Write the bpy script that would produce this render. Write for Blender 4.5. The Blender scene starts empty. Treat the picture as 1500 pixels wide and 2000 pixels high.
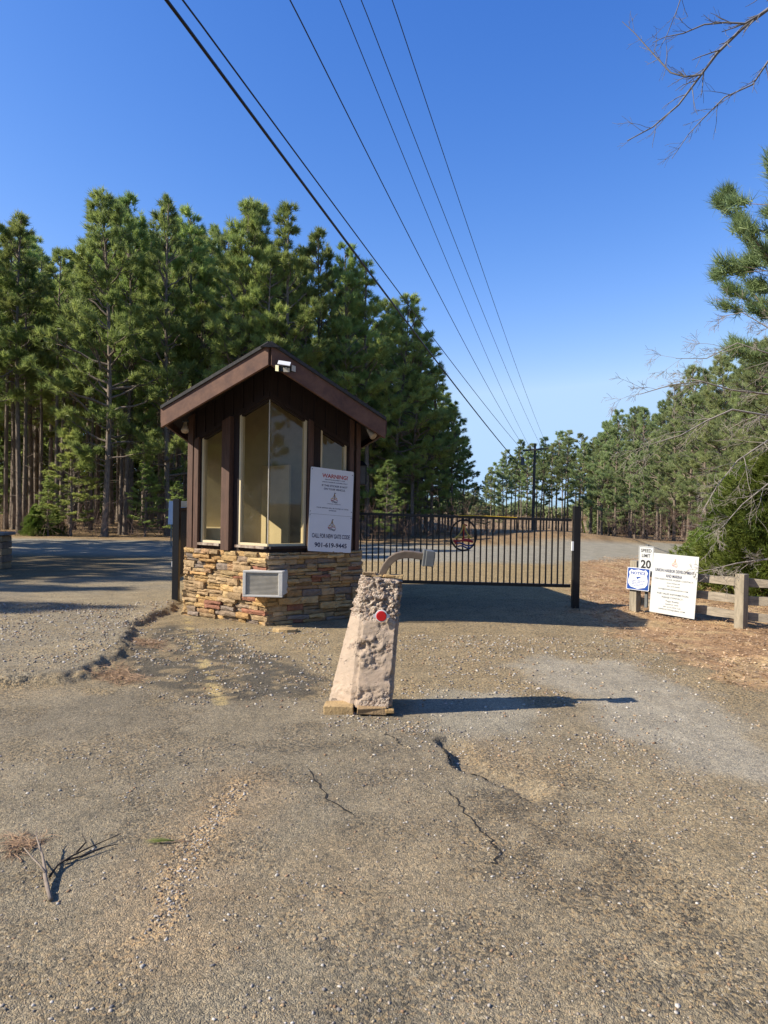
import bpy, math, random
import numpy as np
from mathutils import Vector, Matrix
random.seed(7); RS = np.random.RandomState(11)
sc = bpy.context.scene
COL = sc.collection
PI = math.pi
# ------------------------------------------------------------------ camera
F = 1386.0; EYE = 1.75
cam_d = bpy.data.cameras.new('camera'); cam = bpy.data.objects.new('camera', cam_d); COL.objects.link(cam)
cam_d.sensor_fit = 'VERTICAL'; cam_d.sensor_height = 36.0; cam_d.lens = 36.0*F/2000.0
cam_d.clip_start = 0.05; cam_d.clip_end = 3000
PITCH = math.atan(15/F); ROLL = math.radians(1.0)
CR = Matrix.Rotation(math.radians(90)-PITCH, 3, 'X') @ Matrix.Rotation(ROLL, 3, 'Z')
cam.matrix_world = Matrix.Translation((0, 0, EYE)) @ CR.to_4x4()
sc.camera = cam
sc.render.resolution_x = 768; sc.render.resolution_y = 1024
# ------------------------------------------------------------------ light
SUN_EL = math.radians(35.0)
SDX, SDY = -1.0, -0.20                   # horizontal direction towards the sun
world = bpy.data.worlds.new('World'); sc.world = world; world.use_nodes = True
nt = world.node_tree; nt.nodes.clear()
wo = nt.nodes.new('ShaderNodeOutputWorld'); bg = nt.nodes.new('ShaderNodeBackground'); sky = nt.nodes.new('ShaderNodeTexSky')
sky.sky_type = 'NISHITA'; sky.sun_disc = False; sky.sun_elevation = SUN_EL
sky.sun_rotation = math.atan2(SDX, SDY)
sky.altitude = 100; sky.air_density = 1.0; sky.dust_density = 0.3; sky.ozone_density = 3.0
bg.inputs['Strength'].default_value = 0.135
sep = nt.nodes.new('ShaderNodeSeparateColor'); com = nt.nodes.new('ShaderNodeCombineColor'); nt.links.new(sky.outputs[0], sep.inputs[0])
for i_, (a_, p_, c_) in enumerate(((0.395, 1.85, 2.1), (0.545, 1.26, 3.05), (1.25, 0.80, 4.4))):   # deeper, clearer winter blue
    pw = nt.nodes.new('ShaderNodeMath'); pw.operation = 'POWER'; pw.inputs[1].default_value = p_; nt.links.new(sep.outputs[i_], pw.inputs[0])
    mu = nt.nodes.new('ShaderNodeMath'); mu.operation = 'MULTIPLY'; mu.inputs[1].default_value = a_; nt.links.new(pw.outputs[0], mu.inputs[0])
    mi = nt.nodes.new('ShaderNodeMath'); mi.operation = 'MINIMUM'; mi.inputs[1].default_value = c_; nt.links.new(mu.outputs[0], mi.inputs[0])
    nt.links.new(mi.outputs[0], com.inputs[i_])
nt.links.new(com.outputs[0], bg.inputs[0]); nt.links.new(bg.outputs[0], wo.inputs[0])
sl = bpy.data.lights.new('sun', 'SUN'); sl.energy = 4.9; sl.angle = math.radians(0.5); sl.color = (1.0, 0.91, 0.78)
so = bpy.data.objects.new('sun', sl); COL.objects.link(so)
hl = math.hypot(SDX, SDY)
sdir = Vector((SDX/hl*math.cos(SUN_EL), SDY/hl*math.cos(SUN_EL), math.sin(SUN_EL)))
so.rotation_euler = sdir.to_track_quat('Z', 'Y').to_euler(); so.location = (-20, -5, 30)
vs = sc.view_settings; vs.view_transform = 'Standard'; vs.look = 'None'; vs.exposure = 0.85; vs.gamma = 1.0
sc.cycles.max_bounces = 6; sc.cycles.transparent_max_bounces = 12

# ------------------------------------------------------------------ helpers
def ray(px, py):
    return CR @ Vector(((px-750)/F, -(py-1000)/F, -1.0))
def G(px, py, z=0.0):                     # the point of the ground seen there in the photo
    r = ray(px, py); t = (z-EYE)/r.z
    return Vector((r.x*t, r.y*t, z))
def AT(px, py, y):                        # the point at distance y
    r = ray(px, py); t = y/r.y
    return Vector((r.x*t, y, EYE+r.z*t))
def ONPL(px, py, p0, n):                  # the point on a plane
    r = ray(px, py); o = Vector((0, 0, EYE)); t = (p0-o).dot(n)/r.dot(n)
    return o+r*t
WL = {}
def mesh_np(name, V, Fc, n=3):
    me = bpy.data.meshes.new(name)
    V = np.asarray(V, np.float32); Fc = np.asarray(Fc, np.int32).reshape(-1, n)
    me.vertices.add(len(V)); me.vertices.foreach_set('co', V.ravel())
    me.loops.add(Fc.size); me.loops.foreach_set('vertex_index', Fc.ravel())
    me.polygons.add(len(Fc)); me.polygons.foreach_set('loop_start', np.arange(0, Fc.size, n, dtype=np.int32))
    me.polygons.foreach_set('loop_total', np.full(len(Fc), n, np.int32))
    me.update(calc_edges=True); return me
class MB:
    def __init__(s): s.v = []; s.f = []; s.c = []
    def add(s, vs_, fs, col=None):
        b = len(s.v); s.v += [Vector(p) for p in vs_]
        for f in fs: s.f.append([b+i for i in f]); s.c.append(col)
    def box(s, c, sz, ax=None, col=None, jit=0):
        ax = ax or (Vector((1, 0, 0)), Vector((0, 1, 0)), Vector((0, 0, 1))); c = Vector(c)
        vs_ = []
        for k in range(8):
            p = c.copy()
            for a in range(3): p += ax[a]*((1 if k >> a & 1 else -1)*sz[a]/2)
            if jit: p += Vector([random.uniform(-jit, jit) for _ in range(3)])
            vs_.append(p)
        s.add(vs_, [(0, 2, 3, 1), (4, 5, 7, 6), (0, 1, 5, 4), (2, 6, 7, 3), (0, 4, 6, 2), (1, 3, 7, 5)], col)
    def prism(s, poly, d, col=None):       # poly: world points, d: extrusion vector
        n = len(poly); d = Vector(d); vs_ = [Vector(p) for p in poly]+[Vector(p)+d for p in poly]
        fs = [list(range(n))[::-1], list(range(n, 2*n))]+[[i, (i+1) % n, n+(i+1) % n, n+i] for i in range(n)]
        s.add(vs_, fs, col)
    def tube(s, pts, rad, n=8, cap=True, col=None, sq=False):
        pts = [Vector(p) for p in pts]
        if not hasattr(rad, '__len__'): rad = [rad]*len(pts)
        vs_ = []; up = Vector((0, 0, 1)); prev = None
        for i, p in enumerate(pts):
            t = (pts[min(i+1, len(pts)-1)]-pts[max(i-1, 0)])
            t = t.normalized() if t.length > 1e-9 else up
            if prev is None:
                a = t.orthogonal().normalized()
                if sq: a = t.cross(Vector((0, 1, 0.001))).normalized(); a = (a+t.cross(a)).normalized()
            else: a = (prev-t*prev.dot(t)).normalized()
            prev = a; b = t.cross(a)
            for k in range(n):
                w = 2*PI*k/n; vs_.append(p+(a*math.cos(w)+b*math.sin(w))*rad[i])
        fs = []
        for i in range(len(pts)-1):
            for k in range(n):
                fs.append((i*n+k, i*n+(k+1) % n, (i+1)*n+(k+1) % n, (i+1)*n+k))
        if cap: fs += [list(range(n))[::-1], [(len(pts)-1)*n+k for k in range(n)]]
        s.add(vs_, fs, col)
    def disc(s, c, nrm, r0, r1, h, n=24, col=None):
        nrm = Vector(nrm).normalized(); c = Vector(c)
        s.tube([c, c+nrm*h*0.6, c+nrm*h], [r0, r0, r1], n=n, col=col)
    def mesh(s, name, off=Vector((0, 0, 0)), smooth=False):
        me = bpy.data.meshes.new(name)
        me.from_pydata([tuple(p-off) for p in s.v], [], s.f)
        if any(c is not None for c in s.c):
            at = me.color_attributes.new('tint', 'FLOAT_COLOR', 'CORNER'); li = 0
            for f, c in zip(s.f, s.c):
                c = c or (1, 1, 1)
                for _ in f: at.data[li].color = (c[0], c[1], c[2], 1); li += 1
        me.update()
        if smooth: me.polygons.foreach_set('use_smooth', [True]*len(me.polygons))
        return me
def setp(o, label=None, cat=None, group=None, kind=None):
    if label: o['label'] = label
    if cat: o['category'] = cat
    if group: o['group'] = group
    if kind: o['kind'] = kind
    return o
def thing(name, label, cat, loc=(0, 0, 0), group=None, kind=None):
    o = bpy.data.objects.new(name, None); COL.objects.link(o); o.location = loc; o.empty_display_size = 0.2
    WL[o.name] = Vector(loc); return setp(o, label, cat, group, kind)
def part(name, mb, m, parent=None, smooth=False, bevel=0, label=None):
    off = WL[parent.name] if parent else Vector((0, 0, 0))
    me = mb.mesh(name, off, smooth) if isinstance(mb, MB) else mb
    o = bpy.data.objects.new(name, me); COL.objects.link(o)
    if parent: o.parent = parent
    WL[o.name] = off
    if m: me.materials.append(m)
    if bevel:
        b = o.modifiers.new('bevel', 'BEVEL'); b.width = bevel; b.segments = 2; b.limit_method = 'ANGLE'
    if label: o['label'] = label
    return o
# ---- materials
def newmat(name):
    m = bpy.data.materials.new(name); m.use_nodes = True; t = m.node_tree; b = t.nodes['Principled BSDF']
    return m, t, b
def nd(t, kind, **kw):
    n = t.nodes.new(kind)
    for k, v in kw.items():
        if k.startswith('i_'):
            key = k[2:]; key = int(key) if key.isdigit() else key.replace('_', ' ')
            n.inputs[key].default_value = v
        else: setattr(n, k, v)
    return n
def ramp(t, fac, stops):
    r = t.nodes.new('ShaderNodeValToRGB'); e = r.color_ramp.elements
    while len(e) < len(stops): e.new(0.5)
    for i, (p, c) in enumerate(stops): e[i].position = p; e[i].color = (c[0], c[1], c[2], 1) if hasattr(c, '__len__') else (c, c, c, 1)
    t.links.new(fac, r.inputs[0]); return r.outputs[0]
def mixc(t, fac, a, b, mode='MIX'):
    m = t.nodes.new('ShaderNodeMix'); m.data_type = 'RGBA'; m.blend_type = mode
    for sck, v in ((m.inputs[0], fac), (m.inputs[6], a), (m.inputs[7], b)):
        if hasattr(v, 'is_linked') or hasattr(v, 'links'): t.links.new(v, sck)
        elif hasattr(v, '__len__'): sck.default_value = (v[0], v[1], v[2], 1)
        else: sck.default_value = v
    return m.outputs[2]
def noise(t, vec, scale, detail=4, rough=0.55, out=0, dist=0):
    n = nd(t, 'ShaderNodeTexNoise', i_Scale=scale, i_Detail=detail, i_Roughness=rough, i_Distortion=dist)
    t.links.new(vec, n.inputs['Vector']); return n.outputs[out]
def bump(t, b, h, strength=0.3, dist=0.01, prev=None):
    n = nd(t, 'ShaderNodeBump', i_Strength=strength, i_Distance=dist); t.links.new(h, n.inputs['Height'])
    if prev: t.links.new(prev, n.inputs['Normal'])
    t.links.new(n.outputs[0], b.inputs['Normal']); return n.outputs[0]
def simple(name, col, rough=0.6, metal=0.0, var=0.25, nscale=8.0, bmp=0.15, bd=0.004, col2=None, stretch=None, tint=False, spec=0.4):
    m, t, b = newmat(name); tc = nd(t, 'ShaderNodeTexCoord'); vec = tc.outputs['Object']
    if stretch:
        mp = nd(t, 'ShaderNodeMapping'); mp.inputs['Scale'].default_value = stretch; t.links.new(vec, mp.inputs[0]); vec = mp.outputs[0]
    n1 = noise(t, vec, nscale, 6, 0.62)
    c2 = col2 or tuple(c*(1-var) for c in col)
    f = ramp(t, n1, [(0.35, 0.0), (0.68, 1.0)])
    c = mixc(t, f, col, c2)
    if tint:
        at = nd(t, 'ShaderNodeAttribute', attribute_name='tint'); c = mixc(t, 1.0, c, at.outputs[0], 'MULTIPLY')
    t.links.new(c, b.inputs['Base Color'])
    b.inputs['Roughness'].default_value = rough; b.inputs['Metallic'].default_value = metal
    b.inputs['Specular IOR Level'].default_value = spec
    if bmp: bump(t, b, noise(t, vec, nscale*5, 4, 0.7), bmp, bd)
    return m
M = {}
M['cream'] = simple('cream_paint', (0.62, 0.52, 0.33), 0.7, nscale=3, var=0.15)
M['brown_wood'] = simple('stained_wood', (0.100, 0.051, 0.033), 0.7, nscale=5, var=0.45, stretch=(6, 6, 0.8), bmp=0.4)
M['fascia_wood'] = simple('fascia_wood', (0.150, 0.075, 0.046), 0.75, nscale=5, col2=(0.075, 0.036, 0.026), bmp=0.6)
M['dark_board'] = simple('dark_board', (0.024, 0.013, 0.011), 0.8, nscale=5, var=0.4, stretch=(8, 8, 0.6), bmp=0.4)
M['shingle'] = simple('shingles', (0.05, 0.048, 0.047), 0.9, nscale=25, var=0.5, bmp=0.6)
M['stone'] = simple('ledge_stone', (1, 1, 1), 0.9, nscale=9, var=0.38, bmp=0.9, bd=0.02, tint=True)
M['mortar'] = simple('mortar', (0.07, 0.055, 0.042), 0.95)
M['black_metal'] = simple('black_metal', (0.012, 0.012, 0.013), 0.42, 0.0, nscale=12, bmp=0.05)
M['grey_metal'] = simple('grey_metal', (0.17, 0.175, 0.17), 0.5, 0.3, nscale=12, bmp=0.05)
M['tan_metal'] = simple('tan_metal', (0.20, 0.150, 0.105), 0.5, 0.2, nscale=14, var=0.35, bmp=0.08)
M['white_metal'] = simple('white_metal', (0.72, 0.72, 0.70), 0.55, nscale=4, var=0.12, bmp=0.03)
M['sign_white'] = simple('sign_white', (0.62, 0.63, 0.65), 0.4, nscale=2.5, var=0.06, bmp=0.0)
M['sign_cream'] = simple('sign_cream', (0.52, 0.53, 0.51), 0.5, nscale=2.5, var=0.06, bmp=0.0)
M['ink_blue'] = simple('ink_navy', (0.022, 0.025, 0.07), 0.5, bmp=0)
M['ink_black'] = simple('ink_black', (0.02, 0.02, 0.022), 0.5, bmp=0)
M['ink_red'] = simple('ink_red', (0.42, 0.035, 0.03), 0.5, bmp=0)
M['ink_gold'] = simple('ink_gold', (0.55, 0.33, 0.07), 0.5, bmp=0)
M['gold_paint'] = simple('gold_paint', (0.50, 0.36, 0.06), 0.45, bmp=0)
M['red_paint'] = simple('red_paint', (0.36, 0.03, 0.02), 0.45, bmp=0)
M['blue_paint'] = simple('blue_paint', (0.03, 0.06, 0.18), 0.45, bmp=0)
M['blue_sign'] = simple('blue_sign', (0.02, 0.07, 0.30), 0.4, bmp=0)
M['grille'] = simple('plastic_grille', (0.56, 0.51, 0.41), 0.6, nscale=6, var=0.3)
M['plastic'] = simple('aged_plastic', (0.60, 0.58, 0.52), 0.5, nscale=5, var=0.15)
M['lens'] = simple('lamp_lens', (0.75, 0.72, 0.45), 0.25, nscale=5, bmp=0)
M['bulb'] = simple('spot_lamp', (0.45, 0.36, 0.26), 0.4, nscale=20, var=0.4)
M['door_green'] = simple('green_door', (0.035, 0.055, 0.035), 0.5)
M['weathered'] = simple('weathered_rail', (0.33, 0.28, 0.21), 0.85, nscale=4, var=0.5, stretch=(1.2, 1.2, 8), bmp=0.6, bd=0.01)
M['weathered_post'] = simple('weathered_post', (0.34, 0.29, 0.21), 0.85, nscale=4, var=0.45, stretch=(8, 8, 1.0), bmp=0.6, bd=0.01)
M['bark'] = simple('pine_bark', (0.27, 0.215, 0.165), 0.95, nscale=6, var=0.65, stretch=(3, 3, 0.7), bmp=0.9, bd=0.03)
M['pale_bark'] = simple('bare_bark', (0.30, 0.262, 0.215), 0.9, nscale=10, var=0.35, bmp=0.2)
M['grey_twig'] = simple('grey_twig', (0.16, 0.155, 0.16), 0.9, bmp=0)
M['twig'] = simple('brown_twig', (0.17, 0.11, 0.085), 0.9, nscale=10, var=0.35, bmp=0)
M['pole_wood'] = simple('pole_wood', (0.11, 0.095, 0.08), 0.9, bmp=0.3)
M['cable'] = simple('cable', (0.015, 0.015, 0.016), 0.5, bmp=0)
M['yellow_plastic'] = simple('yellow_plastic', (0.75, 0.48, 0.02), 0.5, bmp=0)
M['desk'] = simple('desk_wood', (0.30, 0.24, 0.15), 0.6)
# red reflector
m, t, b = newmat('red_reflector'); tc = nd(t, 'ShaderNodeTexCoord')
v_ = nd(t, 'ShaderNodeTexVoronoi', i_Scale=180.0); t.links.new(tc.outputs['Object'], v_.inputs['Vector'])
t.links.new(mixc(t, v_.outputs['Distance'], (0.62, 0.012, 0.012), (0.40, 0.006, 0.008)), b.inputs['Base Color']); b.inputs['Roughness'].default_value = 0.3
bump(t, b, v_.outputs['Distance'], 0.3, 0.002); M['reflector'] = m
# window glass: see-through with a fresnel mirror coat and a little dust
m = bpy.data.materials.new('window_glass'); m.use_nodes = True; t = m.node_tree; t.nodes.clear()
out = nd(t, 'ShaderNodeOutputMaterial'); tr = nd(t, 'ShaderNodeBsdfTransparent'); tr.inputs[0].default_value = (0.82, 0.80, 0.71, 1)
gl = nd(t, 'ShaderNodeBsdfGlossy'); gl.inputs['Roughness'].default_value = 0.03
fr = nd(t, 'ShaderNodeLayerWeight', i_Blend=0.5); pw = nd(t, 'ShaderNodeMath', operation='POWER'); pw.inputs[1].default_value = 4.0; t.links.new(fr.outputs['Facing'], pw.inputs[0]); mx = nd(t, 'ShaderNodeMixShader')
ma = nd(t, 'ShaderNodeMath', operation='MULTIPLY_ADD'); ma.inputs[1].default_value = 0.8; ma.inputs[2].default_value = 0.05
t.links.new(pw.outputs[0], ma.inputs[0]); t.links.new(ma.outputs[0], mx.inputs[0])
df = nd(t, 'ShaderNodeBsdfDiffuse'); df.inputs[0].default_value = (0.5, 0.47, 0.4, 1); mx2 = nd(t, 'ShaderNodeMixShader')
tc = nd(t, 'ShaderNodeTexCoord'); dn = ramp(t, noise(t, tc.outputs['Object'], 22, 8, 0.75), [(0.5, 0.008), (0.8, 0.08)])
t.links.new(dn, mx2.inputs[0]); t.links.new(tr.outputs[0], mx2.inputs[1]); t.links.new(df.outputs[0], mx2.inputs[2])
t.links.new(mx2.outputs[0], mx.inputs[1]); t.links.new(gl.outputs[0], mx.inputs[2]); t.links.new(mx.outputs[0], out.inputs[0])
M['glass'] = m
def foliage(name, c1, c2, trans=0.3):
    m, t, b = newmat(name); oi = nd(t, 'ShaderNodeObjectInfo'); tc = nd(t, 'ShaderNodeTexCoord')
    n = noise(t, tc.outputs['Object'], 0.9, 5, 0.6)
    c = mixc(t, ramp(t, n, [(0.35, 0), (0.65, 1)]), c1, c2)
    hs = nd(t, 'ShaderNodeHueSaturation'); t.links.new(c, hs.inputs['Color'])
    mr = nd(t, 'ShaderNodeMapRange'); mr.inputs[3].default_value = 0.72; mr.inputs[4].default_value = 1.25
    t.links.new(oi.outputs['Random'], mr.inputs[0]); t.links.new(mr.outputs[0], hs.inputs['Value'])
    mr2 = nd(t, 'ShaderNodeMapRange'); mr2.inputs[3].default_value = 0.485; mr2.inputs[4].default_value = 0.52
    ml = nd(t, 'ShaderNodeMath', operation='MULTIPLY'); ml.inputs[1].default_value = 7.31; fl = nd(t, 'ShaderNodeMath', operation='FRACT')
    t.links.new(oi.outputs['Random'], ml.inputs[0]); t.links.new(ml.outputs[0], fl.inputs[0]); t.links.new(fl.outputs[0], mr2.inputs[0]); t.links.new(mr2.outputs[0], hs.inputs['Hue'])
    t.links.new(hs.outputs[0], b.inputs['Base Color']); b.inputs['Roughness'].default_value = 0.5; b.inputs['Specular IOR Level'].default_value = 0.35
    tl = nd(t, 'ShaderNodeBsdfTranslucent'); t.links.new(hs.outputs[0], tl.inputs[0])
    mxs = nd(t, 'ShaderNodeMixShader', i_0=trans); t.links.new(b.outputs[0], mxs.inputs[1]); t.links.new(tl.outputs[0], mxs.inputs[2])
    t.links.new(mxs.outputs[0], t.nodes['Material Output'].inputs[0]); return m
M['needles'] = foliage('pine_needles', (0.215, 0.285, 0.085), (0.41, 0.465, 0.135), 0.52)
M['needles_hazed'] = foliage('hazed_pine_needles', (0.26, 0.33, 0.14), (0.38, 0.43, 0.19), 0.5)  # paler copy of the needles, distance haze put into the colour
M['cedar'] = foliage('cedar_leaves', (0.11, 0.165, 0.03), (0.18, 0.215, 0.04), 0.4)
# ------------------------------------------------------------------ noise in numpy
def vnoise(x, y, seed=0):
    xi = np.floor(x).astype(np.int64); yi = np.floor(y).astype(np.int64); fx = x-xi; fy = y-yi
    fx = fx*fx*(3-2*fx); fy = fy*fy*(3-2*fy)
    def h(a, b):
        k = (a*374761393+b*668265263+seed*1442695041) & 0x7fffffff; k = ((k ^ (k >> 13))*1274126177) & 0x7fffffff
        return ((k ^ (k >> 16)) & 0xffff)/65535.0
    return (h(xi, yi)*(1-fx)+h(xi+1, yi)*fx)*(1-fy)+(h(xi, yi+1)*(1-fx)+h(xi+1, yi+1)*fx)*fy
def fbm(x, y, s, oc=4, seed=0):
    r = 0; a = 0.5; tot = 0
    for i in range(oc): r = r+a*vnoise(x*s+i*17.3, y*s-i*9.1, seed+i); tot += a; a *= 0.5; s *= 2.03
    return r/tot
def sdpoly(x, y, pts):                      # signed distance, >0 inside
    d = np.full(x.shape, 1e9); ins = np.zeros(x.shape, bool); n = len(pts)
    for i in range(n):
        x0, y0 = pts[i]; x1, y1 = pts[(i+1) % n]; ex, ey = x1-x0, y1-y0
        tt = np.clip(((x-x0)*ex+(y-y0)*ey)/(ex*ex+ey*ey+1e-12), 0, 1)
        d = np.minimum(d, np.hypot(x-x0-tt*ex, y-y0-tt*ey))
        c = ((y0 > y) != (y1 > y)) & (x < ex*(y-y0)/(ey if abs(ey) > 1e-12 else 1e-12)+x0)
        ins ^= c
    return np.where(ins, d, -d)
def sdline(x, y, pts):
    d = np.full(x.shape, 1e9)
    for i in range(len(pts)-1):
        x0, y0 = pts[i]; x1, y1 = pts[i+1]; ex, ey = x1-x0, y1-y0
        tt = np.clip(((x-x0)*ex+(y-y0)*ey)/(ex*ex+ey*ey+1e-12), 0, 1)
        d = np.minimum(d, np.hypot(x-x0-tt*ex, y-y0-tt*ey))
    return d
def ss(a, b, v): v = np.clip((v-a)/(b-a), 0, 1); return v*v*(3-2*v)
GP = lambda L: [tuple(G(*p)[:2]) for p in L]
Z_SLAB = GP([(-900, 1360), (0, 1338), (60, 1337), (130, 1334), (165, 1322), (205, 1300), (240, 1275), (250, 1252), (258, 1228), (300, 1205), (340, 1190), (352, 1165), (352, 1075), (-900, 1075)])
Z_DARK = GP([(215, 1330), (240, 1275), (262, 1235), (330, 1215), (420, 1235), (500, 1262), (600, 1290), (640, 1345), (560, 1372), (420, 1368), (300, 1348)])
Z_GR1 = GP([(790, 1372), (860, 1345), (1000, 1348), (1080, 1395), (1065, 1432), (960, 1445), (870, 1440)])
Z_GR2 = GP([(1000, 1300), (1070, 1284), (1240, 1296), (1400, 1375), (1500, 1435), (1700, 1560), (1700, 1640), (1500, 1548), (1320, 1500), (1180, 1430), (1110, 1365)])
Z_HOLE = GP([(850, 1445), (880, 1430), (960, 1428), (1060, 1455), (1110, 1500), (1120, 1560), (1050, 1575), (985, 1535), (940, 1515), (900, 1500), (870, 1478)])
Z_STRAW = GP([(1130, 1100), (1128, 1150), (1132, 1192), (1190, 1222), (1230, 1250), (1330, 1290), (1420, 1320), (1500, 1350), (1800, 1430), (4000, 1500), (4000, 1062), (1245, 1072), (1200, 1088)])
Z_WET = GP([(880, 1520), (1000, 1540), (1150, 1560), (1250, 1640), (1230, 1740), (1100, 1760), (980, 1650), (900, 1580)])
L_SEAM = GP([(470, 1530), (430, 1590), (385, 1640), (350, 1700), (335, 1760), (300, 1830)])
L_STRIPE = GP([(396, 1291), (412, 1330), (432, 1374)]); L_STRIPE2 = GP([(366, 1205), (372, 1240), (385, 1270)])
def roadmask(x, y):
    far = 31.0+0.10*np.clip(x-4, 0, 99)**1.5; near = 21.5+0.16*np.clip(x-3, 0, 99)**1.55
    n = (fbm(x, y, 0.6, 3, 5)-0.5)*1.0
    return ss(-0.25, 0.25, y-near+n)*ss(-0.25, 0.25, far-y+n*0.6)
def height(x, y):
    w = (fbm(x, y, 1.1, 3, 3)-0.5)
    z = (fbm(x, y, 0.35, 3, 1)-0.5)*0.06*ss(3, 8, np.hypot(x, y-5))+w*0.012
    z += (fbm(x, y, 14, 3, 9)-0.5)*0.012*ss(18, 9, y)
    j = (fbm(x, y, 3.2, 4, 21)-0.5)*0.28
    s = sdpoly(x, y, Z_SLAB)+j*0.7
    z += 0.085*ss(-0.10, 0.08, s+(fbm(x, y, 11, 3, 27)-0.5)*0.16)*ss(14, 11.5, y)
    j2 = (fbm(x, y, 4.0, 4, 31)-0.5)*0.16
    h = sdpoly(x, y, Z_HOLE)+j2
    near_edge = ss(0.30, 0.12, sdline(x, y, GP([(862, 1458), (876, 1480), (905, 1503), (945, 1518), (990, 1537)])))            # the broken lip is on the near left side, the rest feathers out
    z -= 0.065*(near_edge*ss(-0.005, 0.03, h)*ss(0.75, 0.1, h)+(1-near_edge)*ss(0.0, 0.5, h)*0.35)
    st = ss(-0.3, 0.5, sdpoly(x, y, Z_STRAW)); z += st*(fbm(x, y, 2.0, 4, 41)-0.45)*0.09
    z -= ss(36, 75, y)*ss(2, 12, x)*1.25                # the land falls away towards the lake
    z += 0.55*np.exp(-((x-8.5)/4.5)**2-((y-37)/5)**2)   # low bank behind the junction
    z += ss(60, 300, y)*2.0*fbm(x, y, 0.02, 2, 8)
    return z
def H1(x, y): return float(height(np.array([float(x)]), np.array([float(y)]))[0])
# ------------------------------------------------------------------ ground
def axis_x():
    c = list(np.arange(-6.5, 7.5, 0.026)); s = 0.03; a = [c[-1]]
    while a[-1] < 700: a.append(a[-1]+s); s *= 1.07
    s = 0.03; bb = [c[0]]
    while bb[-1] > -700: bb.append(bb[-1]-s); s *= 1.07
    return np.array(bb[1:][::-1]+c+a[1:])
def axis_y():
    a = [1.6]
    while a[-1] < 16: a.append(a[-1]*1.0062)
    r = 1.0062
    while a[-1] < 900: r = min(r*1.004, 1.06); a.append(a[-1]*r)
    b_ = [1.6]; s = 0.05
    while b_[-1] > -400: b_.append(b_[-1]-s); s *= 1.18
    return np.array(b_[1:][::-1]+a)
gx, gy = axis_x(), axis_y(); X, Y = np.meshgrid(gx, gy); X = X.ravel(); Y = Y.ravel(); nx, ny = len(gx), len(gy)
Z = height(X, Y)
i0 = (np.arange(ny-1)[:, None]*nx+np.arange(nx-1)[None, :]).ravel()
me = mesh_np('ground', np.stack([X, Y, Z], 1), np.stack([i0, i0+1, i0+nx+1, i0+nx], 1), 4)
me.polygons.foreach_set('use_smooth', np.ones(len(me.polygons), bool))
C = np.empty((len(X), 3)); n1 = fbm(X, Y, 0.9, 4, 51); n2 = fbm(X, Y, 3.1, 4, 61); n3 = fbm(X, Y, 9.0, 3, 71)
C[:] = np.array([0.215, 0.192, 0.155])
def lay(mask, col):
    global C
    mask = np.clip(mask, 0, 1)[:, None]; C = C*(1-mask)+np.array(col)*mask
lay(ss(0.45, 0.7, n1)*0.6, (0.160, 0.146, 0.125))
lay(ss(0.5, 0.72, fbm(X, Y, 0.6, 3, 77))*0.45, (0.27, 0.225, 0.165))
lay(ss(0.0, 1.6, X-0.25)*ss(6.6, 5.5, Y)*0.45, (0.28, 0.235, 0.165))
lay(ss(0.5, 0.62, n2)*ss(7, 3, np.hypot(X-1.6, Y-4))*0.22, (0.11, 0.10, 0.088))
lay(ss(2.2, 3.2, Y-0.9*X)*ss(5.4, 4.6, Y)*ss(0.35, 0.6, n1)*0.35, (0.26, 0.215, 0.155)); lay(np.exp(-((X+0.35)/0.8)**2-((Y-4.6)/0.9)**2)*0.45*ss(0.3, 0.6, n2), (0.125, 0.118, 0.108))
lay(ss(5.9, 6.6, Y+0.12*X+(n2-0.5)*1.2)*0.75, (0.27, 0.225, 0.155))             # gravelly lane
sl_ = ss(-0.03, 0.08, sdpoly(X, Y, Z_SLAB)+(n2-0.5)*0.3); lay(sl_, (0.235, 0.215, 0.180)); lay(sl_*ss(0.45, 0.65, n1)*0.6, (0.29, 0.255, 0.195))
dk = ss(-0.05, 0.2, sdpoly(X, Y, Z_DARK)+(n2-0.5)*0.6)*(1-sl_); lay(dk*0.9, (0.078, 0.074, 0.068)); lay(dk*ss(0.50, 0.62, n3)*0.75, (0.27, 0.22, 0.15))
g1 = ss(-0.1, 0.15, sdpoly(X, Y, Z_GR1)+(n2-0.5)*0.5); lay(g1*0.8, (0.28, 0.265, 0.235))
g2 = ss(-0.25, 0.35, sdpoly(X, Y, Z_GR2)+(n2-0.5)*0.8); lay(g2*0.85, (0.30, 0.285, 0.26))
hl_ = ss(-0.1, 0.3, sdpoly(X, Y, Z_HOLE)+(n2-0.5)*0.3); lay(hl_*0.45, (0.23, 0.185, 0.135))
wt = ss(-0.2, 0.5, sdpoly(X, Y, Z_WET)+(n2-0.5)*1.0); lay(wt*0.55*ss(0.3, 0.6, n3), (0.095, 0.083, 0.068))
sm = ss(0.10, 0.02, sdline(X, Y, L_SEAM)+(n3-0.5)*0.14); lay(sm*0.75, (0.34, 0.28, 0.21))
lay(ss(0.45, 0.1, sdline(X, Y, L_SEAM)+(n2-0.5)*0.3)*0.4, (0.29, 0.22, 0.15))
for L_, w_ in ((L_STRIPE, 0.075), (L_STRIPE2, 0.07)):
    lay(ss(w_, w_-0.03, sdline(X, Y, L_))*ss(0.40, 0.62, n3+0.03*n2)*0.65, (0.44, 0.36, 0.19))
gravel_far = ss(12.5, 14, Y)*(1-sl_); lay(gravel_far*0.8, (0.30, 0.245, 0.155))
rd = roadmask(X, Y); lay(rd, (0.245, 0.24, 0.225))
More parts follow.
